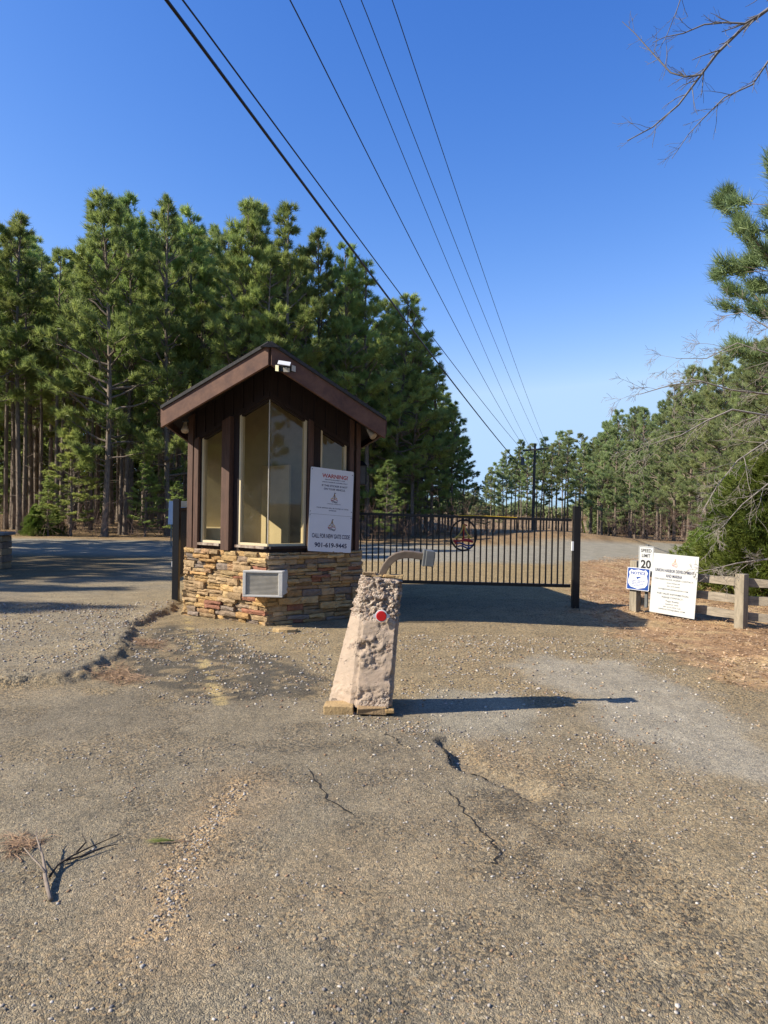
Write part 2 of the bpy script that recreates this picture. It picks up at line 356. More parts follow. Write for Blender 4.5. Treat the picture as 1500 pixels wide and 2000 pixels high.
straw = ss(-0.2, 0.35, sdpoly(X, Y, Z_STRAW)+(n2-0.5)*0.9)*(1-rd); lay(straw, (0.33, 0.215, 0.13)); lay(straw*ss(0.45, 0.62, n2)*0.8, (0.44, 0.33, 0.20)); lay(straw*ss(0.55, 0.7, n3)*0.5, (0.12, 0.065, 0.038))
beyond = ss(30, 32.5, Y-0.10*np.clip(X-4, 0, 99)**1.5)*(1-rd); lay(beyond, (0.25, 0.185, 0.12)); lay(beyond*ss(0.5, 0.65, n2)*0.6, (0.11, 0.075, 0.045))
lv = ss(-5.5, -8, X+(n1-0.5)*2)*ss(14.5, 16, Y+(n1-.5)*2)*ss(23, 21.5, Y); lay(lv*0.8, (0.10, 0.08, 0.045))
at = me.color_attributes.new('tint', 'FLOAT_COLOR', 'POINT')
at.data.foreach_set('color', np.concatenate([C, np.ones((len(C), 1))], 1).astype(np.float32).ravel())
grv = 0.34+0.45*ss(0.45, 0.65, n2)+0.25*ss(-0.5, 2.5, X)+0.3*ss(6, 6.6, Y); grv = grv*(1-straw)*(1-0.75*g1)*(1-0.75*g2)*(1-0.45*dk)*(1-0.75*rd)
grv = np.clip(grv+sm*0.8, 0, 1.3)
ga = me.attributes.new('gravel', 'FLOAT', 'POINT'); ga.data.foreach_set('value', grv.astype(np.float32))
sa = me.attributes.new('straw', 'FLOAT', 'POINT'); sa.data.foreach_set('value', np.clip(straw+beyond, 0, 1).astype(np.float32))
m, t, b = newmat('worn_gravelly_asphalt'); tc = nd(t, 'ShaderNodeTexCoord'); vec = tc.outputs['Object']
a1 = nd(t, 'ShaderNodeAttribute', attribute_name='tint'); a2 = nd(t, 'ShaderNodeAttribute', attribute_name='gravel'); a3 = nd(t, 'ShaderNodeAttribute', attribute_name='straw')
warp = nd(t, 'ShaderNodeTexNoise', i_Scale=30.0, i_Detail=2.0); t.links.new(vec, warp.inputs['Vector'])
va = nd(t, 'ShaderNodeVectorMath', operation='MULTIPLY_ADD'); va.inputs[1].default_value = (0.02, 0.02, 0.02); t.links.new(warp.outputs['Color'], va.inputs[0]); t.links.new(vec, va.inputs[2])
def vor(scale):
    v = nd(t, 'ShaderNodeTexVoronoi', i_Scale=scale, i_Randomness=1.0); t.links.new(va.outputs[0], v.inputs['Vector']); return v
v1, v2 = vor(75.0), vor(170.0)
def cellcol(v, stops):
    sp = nd(t, 'ShaderNodeSeparateColor'); t.links.new(v.outputs['Color'], sp.inputs[0]); return ramp(t, sp.outputs[0], stops), sp
c1, sp1 = cellcol(v1, [(0.0, (0.34, 0.33, 0.32)), (0.25, (0.66, 0.64, 0.62)), (0.5, (1.05, 0.98, 0.88)), (0.72, (1.5, 1.3, 1.0)), (0.88, (1.25, 1.0, 0.75)), (0.97, (1.7, 1.6, 1.45))])
c2, sp2 = cellcol(v2, [(0.0, (0.5, 0.49, 0.48)), (0.4, (0.85, 0.84, 0.82)), (0.7, (1.15, 1.08, 0.98)), (0.95, (1.75, 1.6, 1.4))])
cc = mixc(t, a2.outputs['Fac'], c2, c1)
# dark gaps between pebbles are real hollows of dark binder
base = mixc(t, 1.0, a1.outputs[0], cc, 'MULTIPLY')
big = ramp(t, noise(t, vec, 2.3, 6, 0.65), [(0.3, 0.80), (0.7, 1.18)])
base = mixc(t, 1.0, base, big, 'MULTIPLY')
med = ramp(t, noise(t, vec, 24, 5, 0.7), [(0.3, 0.78), (0.7, 1.2)]); base = mixc(t, 1.0, base, med, 'MULTIPLY'); base = mixc(t, 1.0, base, (1.025, 1.02, 0.92), 'MULTIPLY')
t.links.new(base, b.inputs['Base Color']); b.inputs['Roughness'].default_value = 0.92; b.inputs['Specular IOR Level'].default_value = 0.25
inv = nd(t, 'ShaderNodeMath', operation='SUBTRACT'); inv.inputs[0].default_value = 1.0; t.links.new(v1.outputs['Distance'], inv.inputs[1])
hm = nd(t, 'ShaderNodeMath', operation='MULTIPLY'); t.links.new(inv.outputs[0], hm.inputs[0]); t.links.new(sp1.outputs[1], hm.inputs[1])
hm2 = nd(t, 'ShaderNodeMath', operation='MULTIPLY'); t.links.new(hm.outputs[0], hm2.inputs[0]); t.links.new(a2.outputs['Fac'], hm2.inputs[1])
inv2 = nd(t, 'ShaderNodeMath', operation='MULTIPLY'); inv2.inputs[1].default_value = -0.45; t.links.new(v2.outputs['Distance'], inv2.inputs[0])
ad = nd(t, 'ShaderNodeMath', operation='ADD'); t.links.new(hm2.outputs[0], ad.inputs[0]); t.links.new(inv2.outputs[0], ad.inputs[1])
bn = bump(t, b, ad.outputs[0], 1.0, 0.011); bump(t, b, noise(t, vec, 9, 6, 0.7), 0.5, 0.035, bn)
ground = bpy.data.objects.new('ground', me); COL.objects.link(ground); me.materials.append(m); ground['kind'] = 'structure'; ground['label'] = 'worn gravelly asphalt drive with pine straw shoulders'

# loose stones, one mass
def ico():
    p = (1+5**0.5)/2; v = np.array([(-1, p, 0), (1, p, 0), (-1, -p, 0), (1, -p, 0), (0, -1, p), (0, 1, p), (0, -1, -p), (0, 1, -p), (p, 0, -1), (p, 0, 1), (-p, 0, -1), (-p, 0, 1)], float)
    f = np.array([(0, 11, 5), (0, 5, 1), (0, 1, 7), (0, 7, 10), (0, 10, 11), (1, 5, 9), (5, 11, 4), (11, 10, 2), (10, 7, 6), (7, 1, 8), (3, 9, 4), (3, 4, 2), (3, 2, 6), (3, 6, 8), (3, 8, 9), (4, 9, 5), (2, 4, 11), (6, 2, 10), (8, 6, 7), (9, 8, 1)])
    return v/np.linalg.norm(v[0]), f
IV, IF = ico()
def stones(name, P, S, cols, m):
    n = len(P); J = 1+RS.uniform(-0.28, 0.28, (n, 12, 1)); sc3 = RS.uniform([0.8, 0.6, 0.35], [1.3, 1.0, 0.7], (n, 3))[:, None, :]
    a = RS.uniform(0, 6.28, n); ca, sa_ = np.cos(a), np.sin(a)
    V = IV[None]*J*sc3; Vx = V[..., 0]*ca[:, None]-V[..., 1]*sa_[:, None]; Vy = V[..., 0]*sa_[:, None]+V[..., 1]*ca[:, None]
    V = np.stack([Vx, Vy, V[..., 2]], -1)*S[:, None, None]+P[:, None, :]
    Fa = (IF[None]+12*np.arange(n)[:, None, None]).reshape(-1, 3)
    me = mesh_np(name, V.reshape(-1, 3), Fa, 3)
    at = me.color_attributes.new('tint', 'FLOAT_COLOR', 'POINT')
    cc = np.repeat(np.concatenate([cols, np.ones((n, 1))], 1)[:, None, :], 12, 1)
    at.data.foreach_set('color', cc.astype(np.float32).ravel()); me.materials.append(m)
    o = bpy.data.objects.new(name, me); COL.objects.link(o); return o
M['pebble'] = simple('pebble', (1, 1, 1), 0.85, nscale=40, var=0.25, bmp=0.4, tint=True)
PAL = np.array([(0.42, 0.34, 0.22), (0.34, 0.24, 0.14), (0.50, 0.46, 0.40), (0.26, 0.22, 0.18), (0.42, 0.39, 0.34), (0.30, 0.19, 0.11), (0.38, 0.33, 0.27), (0.2, 0.18, 0.16)])
def scatter(polys, n):
    out = []
    for pl, k in polys:
        pl = GP(pl); xs = [p[0] for p in pl]; ys = [p[1] for p in pl]
        x = RS.uniform(min(xs), max(xs), k*3); y = RS.uniform(min(ys), max(ys), k*3)
        s = sdpoly(x, y, pl); w = fbm(x, y, 3.0, 3, 91); keep = (s > 0) & (w > RS.uniform(0.25, 0.7, len(x)))
        out.append(np.stack([x[keep], y[keep]], 1)[:k])
    return np.concatenate(out)
P2 = scatter([([(-200, 1990), (1700, 1990), (1700, 1440), (-200, 1440)], 5200), ([(-200, 2100), (1700, 2100), (1700, 1700), (-200, 1700)], 3200),
              ([(240, 1230), (640, 1225), (660, 1395), (280, 1370)], 3600), ([(780, 1240), (1250, 1240), (1500, 1420), (1100, 1500), (780, 1440)], 5200),
              ([(1100, 1300), (1500, 1480), (1500, 1800), (1000, 1560)], 2500), ([(0, 1190), (345, 1180), (250, 1260), (130, 1330), (0, 1330)], 4500), ([(620, 1390), (800, 1390), (900, 1430), (640, 1440)], 700)], 0)
sd = sdline(RS.uniform(0, 1, 1), RS.uniform(0, 1, 1), L_SEAM)
q = RS.randint(0, len(L_SEAM)-1, 900); f_ = RS.uniform(0, 1, 900); A_ = np.array(L_SEAM)
PS = A_[q]*(1-f_[:, None])+A_[q+1]*f_[:, None]+RS.normal(0, 0.045, (900, 2)); P2 = np.concatenate([P2, PS])
gst = ss(-0.1, 0.1, sdpoly(P2[:, 0], P2[:, 1], Z_GR2)); P2 = P2[gst < RS.uniform(0.2, 1.4, len(P2))]
sz = 0.0028+0.011*RS.uniform(0, 1, len(P2))**4.5; sz *= np.clip(P2[:, 1]/5.0, 0.75, 1.6)
P3 = np.stack([P2[:, 0], P2[:, 1], height(P2[:, 0], P2[:, 1])+sz*0.15], 1)
st_o = stones('loose_gravel', P3, sz, PAL[RS.randint(0, len(PAL), len(P3))]*RS.uniform(0.75, 1.15, (len(P3), 1)), M['pebble'])
setp(st_o, 'loose tan and pale gravel strewn over the worn drive', 'gravel', kind='stuff')
# pine straw strands and leaf litter
def strands(name, P, L, w, m, lift=0.012, flat=0.12):
    n = len(P); a = RS.uniform(0, 6.28, n); d = np.stack([np.cos(a), np.sin(a), RS.normal(0, flat, n)], 1)*L[:, None]
    s = np.stack([-np.sin(a), np.cos(a), RS.normal(0, 0.5, n)], 1)*w
    k = np.stack([-np.sin(a), np.cos(a), np.zeros(n)], 1)*RS.normal(0, 0.12, (n, 1))*L[:, None]
    V = np.stack([P-s, P+s, P+d*0.5+k+s, P+d*0.5+k-s, P+d], 1); b = 5*np.arange(n)[:, None]
    Fa = np.concatenate([b+np.array([[0, 1, 2]]), b+np.array([[0, 2, 3]]), b+np.array([[3, 2, 4]])], 1).reshape(-1, 3)
    me = mesh_np(name, V.reshape(-1, 3), Fa, 3); me.materials.append(m); o = bpy.data.objects.new(name, me); COL.objects.link(o); return o
M['straw'] = simple('pine_straw', (0.40, 0.26, 0.145), 0.8, nscale=3, col2=(0.24, 0.145, 0.08), bmp=0)
xs, ys = [], []
x = RS.uniform(3.0, 12, 90000); y = RS.uniform(6, 24, 90000)
k = (sdpoly(x, y, Z_STRAW)+(fbm(x, y, 3.1, 4, 61)-0.5)*0.9 > -0.1) & (fbm(x, y, 2.2, 3, 15) > RS.uniform(0.25, 0.6, len(x))); x, y = x[k], y[k]
for (pl, k) in (([(150, 1320), (235, 1290), (300, 1330), (240, 1345)], 900), ([(250, 1245), (330, 1250), (330, 1275), (255, 1262)], 500), ([(0, 1630), (100, 1635), (70, 1665), (0, 1680)], 170)):
    q = np.array(GP(pl)); w_ = RS.dirichlet([1]*4, k); c = w_@q; x = np.concatenate([x, c[:, 0]]); y = np.concatenate([y, c[:, 1]])
P = np.stack([x, y, height(x, y)+RS.uniform(0.002, 0.02, len(x))], 1)
setp(strands('pine_straw', P, RS.uniform(0.05, 0.16, len(P)), 0.0016, M['straw']), 'rust brown pine straw littering the road shoulder', 'pine straw', kind='stuff')
x = RS.uniform(3.0, 12, 60000); y = RS.uniform(6, 26, 60000); k = (sdpoly(x, y, Z_STRAW)+(fbm(x, y, 3.1, 4, 61)-0.5)*0.9 > -0.15) & (fbm(x, y, 1.7, 3, 19) > RS.uniform(0.3, 0.75, len(x))); x, y = x[k], y[k]
P = np.stack([x, y, height(x, y)+RS.uniform(0.004, 0.025, len(x))], 1)
M['leaf'] = simple('dry_leaf', (0.50, 0.37, 0.23), 0.8, nscale=14, col2=(0.28, 0.17, 0.10), bmp=0)
setp(strands('leaf_litter', P, RS.uniform(0.02, 0.05, len(P)), 0.007, M['leaf'], flat=0.35), 'dry tan leaves scattered through the pine straw', 'leaf litter', kind='stuff')
# cracks, and dark strips painting the shade along the pothole lip
cb = MB()
for L_ in ([(875, 1545), (905, 1580), (935, 1620), (962, 1640), (974, 1665), (962, 1690)], [(752, 1430), (775, 1445), (790, 1460)], [(600, 1500), (640, 1560), (700, 1600)], [(858, 1446), (872, 1472), (892, 1492), (915, 1507), (945, 1520), (975, 1531)], [(858, 1447), (870, 1466), (884, 1484)]):
    pts = [G(*p) for p in L_]; fine = []
    for a_, b_ in zip(pts, pts[1:]):
        for i in range(7): fine.append(a_.lerp(b_, i/7)+Vector((random.gauss(0, 0.010), random.gauss(0, 0.010), 0)))
    for i in range(len(fine)-1):
        a_, b_ = fine[i], fine[i+1]; d = (b_-a_).normalized(); s = Vector((-d.y, d.x, 0)); wa = 0.0045*(0.5+abs(math.sin(i*1.3)))
        q = [a_-s*wa, a_+s*wa, b_+s*wa*0.8, b_-s*wa*0.8]
        for p in q: p.z = H1(p.x, p.y)+0.003
        cb.add(q, [(0, 1, 2, 3)])
co = part('crack_and_lip_shade', cb, simple('crack_lip_dark', (0.02, 0.018, 0.015), 1.0, bmp=0)); co['kind'] = 'structure'

# ------------------------------------------------------------------ guard hut
N0 = Vector((-1.65, 10.1, 0)); ang = math.radians(9)
U = Vector((-math.sin(ang), math.cos(ang), 0)); V_ = Vector((math.cos(ang), math.sin(ang), 0)); UP = Vector((0, 0, 1))
def HP(v, u, z): return N0+V_*v+U*u+UP*z
def roofz(v): return 3.85-0.53*abs(v)
hut = thing('guard_hut', 'small brown wooden guard hut with pointed front windows on a ledge stone base', 'guard hut', tuple(N0))
class Face:
    def __init__(s, v0, u0, v1, u1):
        s.a = HP(v0, u0, 0); s.b = HP(v1, u1, 0); s.d = (s.b-s.a); s.L = s.d.length; s.d.normalize()
        s.n = Vector((s.d.y, -s.d.x, 0)); s.v0, s.v1 = v0, v1
        mid = HP(0, 1.5, 0)
        if s.n.dot(s.a-mid) < 0: s.n = -s.n
    def p(s, k, z, o=0): return s.a+s.d*k+UP*z+s.n*o
    def rz(s, k): return roofz(s.v0+(s.v1-s.v0)*k/s.L)
    def prism(s, mb, poly, o0, o1, col=None):
        mb.prism([s.p(k, z, o0) for k, z in poly], s.n*(o1-o0), col)
vL, uL, vR, uR, UB = -1.22, 1.15, 1.38, 0.70, 4.4
FL = Face(0, 0, vL, uL); FR = Face(0, 0, vR, uR); SL = Face(vL, uL, vL, UB); SR = Face(vR, uR, vR, UB); BK = Face(vL, UB, vR, UB)
STOP = 1.03
# stone base: core + laid stones
core = MB(); inset = 0.05
core.prism([HP(0, 0.10, -0.05), HP(vR-0.05, uR+0.05, -0.05), HP(vR-0.05, UB-0.05, -0.05), HP(vL+0.05, UB-0.05, -0.05), HP(vL+0.05, uL+0.05, -0.05)], UP*(STOP+0.03))
base = part('stone_base', core, M['mortar'], hut)
SC = [(0.52, 0.335, 0.14), (0.49, 0.295, 0.12), (0.52, 0.36, 0.17), (0.36, 0.16, 0.095), (0.43, 0.26, 0.13), (0.30, 0.215, 0.14), (0.40, 0.27, 0.14), (0.46, 0.32, 0.17), (0.26, 0.20, 0.15)]
def lay_stones(face, seed, ends=(0, 0)):
    rnd = random.Random(seed); mb = MB(); z = -0.06
    while z < STOP-0.02:
        h = rnd.choice([0.045, 0.055, 0.065, 0.08, 0.10]); h = min(h, STOP-z)
        if STOP-(z+h) < 0.035: h = STOP-z
        k = -0.04+rnd.uniform(-0.02, 0.02)
        while k < face.L+0.03:
            l = rnd.uniform(0.11, 0.38)
            if k+l > face.L-0.06: l = face.L+0.035+rnd.uniform(-0.02, 0.02)-k
            if l < 0.03: break
            col = rnd.choice(SC+SC[:3]+SC[6:8]); f = rnd.uniform(0.8, 1.15); col = tuple(c*f for c in col)
            sub = 2 if (h > 0.085 and rnd.random() < 0.35) else 1
            for q in range(sub):
                hh = h/sub; g = 0.006; o = rnd.uniform(0.03, 0.10)
                zz0, zz1 = z+q*hh+g*0.4, z+(q+1)*hh-g*0.6
                f2 = rnd.uniform(0.85, 1.15); cc = tuple(c*f2 for c in col)
                # a rough stone: 4x3 grid front with jitter
                nxg, nzg = max(2, int(l/0.07)+1), 3; vs_ = []; fs = []
                for a in range(nzg+1):
                    for c_ in range(nxg+1):
                        ek = c_/nxg; ez = a/nzg; edge = (c_ in (0, nxg)) or (a in (0, nzg))
                        oo = o-(0.010 if edge else 0)+rnd.uniform(-0.010, 0.008)
                        kk = k+g*0.5+ek*(l-g)+(rnd.uniform(-0.006, 0.006)); z_ = zz0+ez*(zz1-zz0)+rnd.uniform(-0.004, 0.004)
                        vs_.append(face.p(kk, z_, oo))
                W = nxg+1
                for a in range(nzg):
                    for c_ in range(nxg): fs.append((a*W+c_, a*W+c_+1, (a+1)*W+c_+1, (a+1)*W+c_))
                nb = len(vs_)
                loop = [c_ for c_ in range(W)]+[a*W+nxg for a in range(1, nzg+1)]+[nzg*W+c_ for c_ in range(nxg-1, -1, -1)]+[a*W for a in range(nzg-1, 0, -1)]
                for idx in loop:
                    p = vs_[idx]; vs_.append(p-face.n*(o+0.07))
                for i in range(len(loop)): j = (i+1) % len(loop); fs.append((loop[i], nb+i, nb+j, loop[j]))
                mb.add(vs_, fs, cc)
            k += l
        z += h
    return mb
for fc, sd_ in ((FL, 3), (FR, 8), (SL, 5), (SR, 6)):
    part('stone_course', lay_stones(fc, sd_), M['stone'], base)
# walls between windows
Z0, ZT = 1.12, lambda f, k: f.rz(k)-0.60
def wall_face(f, wins, name='wall_panel', top=0.14):
    mb = MB(); f.prism(mb, [(0, STOP-0.01), (f.L, STOP-0.01), (f.L, Z0), (0, Z0)], -0.09, 0.0)
    f.prism(mb, [(0, ZT(f, 0)), (f.L, ZT(f, f.L)), (f.L, f.rz(f.L)-top), (0, f.rz(0)-top)], -0.09, 0.0)
    k = 0
    for a, b_ in wins+[(f.L, f.L)]:
        if a-k > 0.002: f.prism(mb, [(k, Z0), (a, Z0), (a, ZT(f, a)), (k, ZT(f, k))], -0.09, 0.0)
        k = b_
    s = 0.12                                   # battens on the header boards
    while s < f.L: f.prism(mb, [(s, ZT(f, s)+0.06), (s+0.035, ZT(f, s+.035)+0.06), (s+0.035, f.rz(s+.035)-top-0.01), (s, f.rz(s)-top-0.01)], 0.001, 0.018); s += 0.2
    return part(name, mb, M['dark_board'], hut)
wl = [(0.0, 0.36*FL.L), (0.55*FL.L, 0.84*FL.L)]; wr = [(0.0, 0.40*FR.L), (0.55*FR.L, 0.85*FR.L)]
wall_face(FL, wl); wall_face(FR, wr)
def window(f, a, b_, corner=False):
    fr = MB(); w = 0.035; z0 = Z0; e0 = 0.0 if corner else w
    f.prism(fr, [(a+e0, z0), (b_-w, z0), (b_-w, z0+w), (a+e0, z0+w)], -0.085, -0.012)
    if not corner: f.prism(fr, [(a, z0), (a+w, z0), (a+w, ZT(f, a+w)), (a, ZT(f, a))], -0.085, -0.010)
    f.prism(fr, [(b_-w, z0), (b_, z0), (b_, ZT(f, b_)), (b_-w, ZT(f, b_-w))], -0.085, -0.010)
    fo = part('window', fr, M['cream'], hut)
    ft = MB(); f.prism(ft, [(a+e0, ZT(f, a+e0)-w*0.7), (b_-w, ZT(f, b_-w)-w*0.7), (b_-w, ZT(f, b_-w)), (a+e0, ZT(f, a+e0))], -0.085, -0.012); part('top_frame', ft, M['dark_board'], fo)
    g = MB(); aa = a+(0.004 if corner else w); q = [(aa, z0+w), (b_-w, z0+w), (b_-w, ZT(f, b_-w)-w*0.7), (aa, ZT(f, aa)-w*0.7)]
    g.add([f.p(k, z, -0.045) for k, z in q], [(0, 1, 2, 3)])
    part('pane', g, M['glass'], fo)
    return fo
window(FL, *wl[0], corner=True); window(FL, *wl[1]); wrn = window(FR, *wr[0], corner=True); window(FR, *wr[1])
gm = MB(); gm.tube([HP(0, 0.045, Z0), HP(0, 0.045, roofz(0)-0.6)], 0.008, 6); part('glazing_bar', gm, M['grille'], hut)
# trims and posts
def post(f, a, b_, z1=None, out=0.07, o0=0.001, m='brown_wood', z0=STOP, name='post'):
    mb = MB(); f.prism(mb, [(a, z0), (b_, z0), (b_, (z1(b_) if z1 else f.rz(b_)-0.16)), (a, (z1(a) if z1 else f.rz(a)-0.16))], o0, out)
    return part(name, mb, M[m], hut, bevel=0.004)
post(FL, 0.42*FL.L, 0.52*FL.L, z1=lambda k: ZT(FL, k)+0.03, out=0.09)
post(FL, 0.925*FL.L, 0.995*FL.L, out=0.05); post(FL, 0.85*FL.L, 0.91*FL.L, z1=lambda k: ZT(FL, k)+0.03, out=0.05)
post(FR, 0.405*FR.L, 0.455*FR.L, z1=lambda k: ZT(FR, k)+0.03, out=0.05); post(FR, 0.87*FR.L, 0.92*FR.L, out=0.04); post(FR, 0.95*FR.L, 0.998*FR.L, out=0.04)
mb = MB()
for f, wins in ((FL, wl), (FR, wr)):
    f.prism(mb, [(0, ZT(f, 0)+0.002), (f.L, ZT(f, f.L)+0.002), (f.L, ZT(f, f.L)+0.06), (0, ZT(f, 0)+0.06)], 0.002, 0.022)
part('header_trim', mb, M['dark_board'], hut)
mb = MB()
sill_m = simple('peeling_sill', (0.45, 0.38, 0.30), 0.9, nscale=9, col2=(0.12, 0.07, 0.05), bmp=0.5)
FL.prism(mb, [(0.02, 1.085), (0.36*FL.L, 1.085), (0.36*FL.L, 1.12), (0.02, 1.12)], 0.001, 0.06); part('window_sill', mb, sill_m, hut, label='window sill of peeling whitish paint'); mb = MB(); FL.prism(mb, [(0.56*FL.L, 1.085), (0.84*FL.L, 1.085), (0.84*FL.L, 1.12), (0.56*FL.L, 1.12)], 0.001, 0.06)
part('window_sill', mb, sill_m, hut, label='window sill of peeling whitish paint')
mb = MB(); FR.prism(mb, [(0.02, 1.085), (0.45*FR.L, 1.085), (0.45*FR.L, 1.12), (0.02, 1.12)], 0.001, 0.06)
part('window_sill', mb, M['dark_board'], hut)
# side and back walls
mb = MB()
def plain(f, z1, o0=-0.09, o1=0.0, holes=None):
    if not holes: f.prism(mb, [(0, STOP-0.01), (f.L, STOP-0.01), (f.L, z1), (0, z1)], o0, o1); return
    a, b_, h0, h1 = holes
    f.prism(mb, [(0, STOP-0.01), (a, STOP-0.01), (a, z1), (0, z1)], o0, o1); f.prism(mb, [(b_, STOP-0.01), (f.L, STOP-0.01), (f.L, z1), (b_, z1)], o0, o1)
    f.prism(mb, [(a, STOP-0.01), (b_, STOP-0.01), (b_, h0), (a, h0)], o0, o1); f.prism(mb, [(a, h1), (b_, h1), (b_, z1), (a, z1)], o0, o1)
plain(SL, roofz(vL)-0.14, holes=(0.25, 1.05, 1.15, 2.35)); plain(SR, roofz(vR)-0.14, holes=(0.9, 1.8, 1.15, 2.2))
BK.prism(mb, [(0.1, 0.0), (BK.L-0.1, 0.0), (BK.L-0.1, roofz(vR)-0.13), (BK.L*0.47, roofz(0)-0.15), (0.1, roofz(vL)-0.13)], -0.09, 0.0)
part('wall_panel', mb, M['dark_board'], hut)
mb = MB(); SL.prism(mb, [(0.25, 1.15), (1.05, 1.15), (1.05, 1.2), (0.25, 1.2)], -0.07, -0.02); SL.prism(mb, [(0.25, 2.3), (1.05, 2.3), (1.05, 2.35), (0.25, 2.35)], -0.07, -0.02)
SL.prism(mb, [(0.62, 1.2), (0.66, 1.2), (0.66, 2.3), (0.62, 2.3)], -0.07, -0.02); fo = part('window', mb, M['cream'], hut)
g = MB(); g.add([SL.p(k, z, -0.045) for k, z in ((0.25, 1.2), (1.05, 1.2), (1.05, 2.3), (0.25, 2.3))], [(0, 1, 2, 3)]); part('pane', g, M['glass'], fo)
# lining, floor, desk and door inside
mb = MB()
PT = Face(vL+0.115, 2.05, vR-0.115, 2.05)
PT.prism(mb, [(0, 0.05), (PT.L, 0.05), (PT.L, 3.0), (PT.L*0.47, 3.6), (0, 3.0)], -0.04, 0.0)
for f, hh in ((SL, (0.25, 1.05, 1.15, 2.35)), (SR, (0.9, 1.8, 1.15, 2.2))):
    a, b_, h0, h1 = hh; z1 = 2.95 if f is SR else 3.0
    for q in ([(0, .05), (a, .05), (a, z1), (0, z1)], [(b_, .05), (f.L-.12, .05), (f.L-.12, z1), (b_, z1)], [(a, .05), (b_, .05), (b_, h0), (a, h0)], [(a, h1), (b_, h1), (b_, z1), (a, z1)]): f.prism(mb, q, -0.112, -0.092)
part('inner_lining', mb, M['cream'], hut)
mb = MB(); mb.prism([HP(0, 0.25, 0.02), HP(vR-0.1, uR+0.1, 0.02), HP(vR-0.1, UB-0.1, 0.02), HP(vL+0.1, UB-0.1, 0.02), HP(vL+0.1, uL+0.1, 0.02)], UP*0.03); part('floor_board', mb, M['desk'], hut)
mb = MB(); PT.prism(mb, [(1.50, 0.06), (2.28, 0.06), (2.28, 2.12), (1.50, 2.12)], 0.002, 0.035); dr = part('door', mb, M['door_green'], hut)
mb = MB(); mb.tube([PT.p(1.62, 1.25, 0.036), PT.p(1.62, 1.25, 0.09), PT.p(1.76, 1.24, 0.09)], 0.012, 8); part('handle', mb, M['black_metal'], dr)
mb = MB(); mb.prism([HP(-0.12, 1.98, 0.06), HP(0.32, 1.28, 0.06), HP(0.35, 1.30, 0.06), HP(-0.09, 2.0, 0.06)], UP*2.3); part('sun_catch_panel', mb, M['cream'], hut)  # made-up panel, angled to catch the sun seen through the windows
mb = MB(); SL.prism(mb, [(0.05, 0.95), (1.35, 0.95), (1.35, 1.32), (0.05, 1.32)], -0.55, -0.13); part('cabinet', mb, M['cream'], hut)
mb = MB(); mb.prism([HP(-1.05, 1.5, 1.0), HP(-0.35, 0.75, 1.0), HP(0.0, 0.95, 1.0), HP(-0.6, 1.75, 1.0)], UP*0.04); part('desk_top', mb, M['desk'], hut)
mb = MB(); SR.prism(mb, [(0.05, 1.85), (1.1, 1.85), (1.1, 1.88), (0.05, 1.88)], -0.33, -0.115); part('shelf', mb, M['door_green'], hut)
# roof
def slab(poly, dz, th):
    mb = MB(); mb.prism([HP(v, u, roofz(v)+dz-th) for v, u in poly], UP*th); return mb
RL = [(0, -0.6), (-1.50, 0.28), (-1.50, 4.9), (0, 4.9)]; RR = [(0, -0.6), (0, 4.9), (1.65, 4.9), (1.65, 0.0)]
mb = slab(RL, 0, 0.10); m2 = slab(RR, 0, 0.10); mb.add(m2.v, m2.f); roof = part('roof', mb, M['dark_board'], hut)
mb = MB()                                  # shingles laid in courses, standing proud of the edge
for side, vm, ue in ((-1, 1.50, 0.28), (1, 1.65, 0.0)):
    nrow = 12
    for r in range(nrow):
        va_, vb_ = vm*r/nrow, vm*(r+1)/nrow+0.03; ueA, ueB = -0.63+(ue+0.6)*va_/vm, -0.63+(ue+0.6)*vb_/vm; u = ueA; first = True
        while u < 4.9:
            l = random.uniform(0.22, 0.36); g_ = 0.004; zt = random.uniform(0.004, 0.012)
            q = [(side*va_, u+g_), (side*vb_, (ueB if first else u)+g_), (side*vb_, min(u+l, 4.95)-g_), (side*va_, min(u+l, 4.95)-g_)]
            first = False; pts = [HP(v, uu, roofz(v)+(0.004 if i in (0, 3) else 0.016)+zt) for i, (v, uu) in enumerate(q)]
            mb.prism(pts, UP*0.012); u += l
part('shingle_layer', mb, M['shingle'], roof)
mb = MB(); mb.prism([HP(-0.13, -0.67, roofz(0.13)+0.03), HP(0, -0.67, roofz(0)+0.04), HP(0.13, -0.67, roofz(0.13)+0.03)], U*5.6); part('ridge_cap', mb, M['shingle'], roof)
def board(p, q, dz0, dz1, nrm, th, mt='fascia_wood', name='fascia'):
    mb = MB(); p, q = Vector(p), Vector(q); mb.prism([p+UP*dz0, q+UP*dz0, q+UP*dz1, p+UP*dz1], nrm.normalized()*th)
    return part(name, mb, M[mt], roof, bevel=0.004)
pk = HP(0, -0.6, roofz(0)); lt = HP(-1.50, 0.28, roofz(1.50)); rt = HP(1.65, 0.0, roofz(1.65))
dl = (lt-pk); nl = Vector((-dl.y, dl.x, 0)); nl = nl if nl.y < 0 else -nl
dr_ = (rt-pk); nr = Vector((-dr_.y, dr_.x, 0)); nr = nr if nr.y < 0 else -nr
board(pk, lt, -0.27, -0.012, nl, 0.05); board(pk, rt, -0.27, -0.012, nr, 0.05)
board(pk-U*0.012, lt-U*0.012, -0.010, 0.040, nl, 0.062, 'shingle', 'roof_edge'); board(pk-U*0.012, rt-U*0.012, -0.010, 0.040, nr, 0.062, 'shingle', 'roof_edge')
board(lt, HP(-1.50, 4.9, roofz(1.50)), -0.2, 0.0, -V_, 0.04); board(rt, HP(1.65, 4.9, roofz(1.65)), -0.2, 0.0, V_, 0.04)
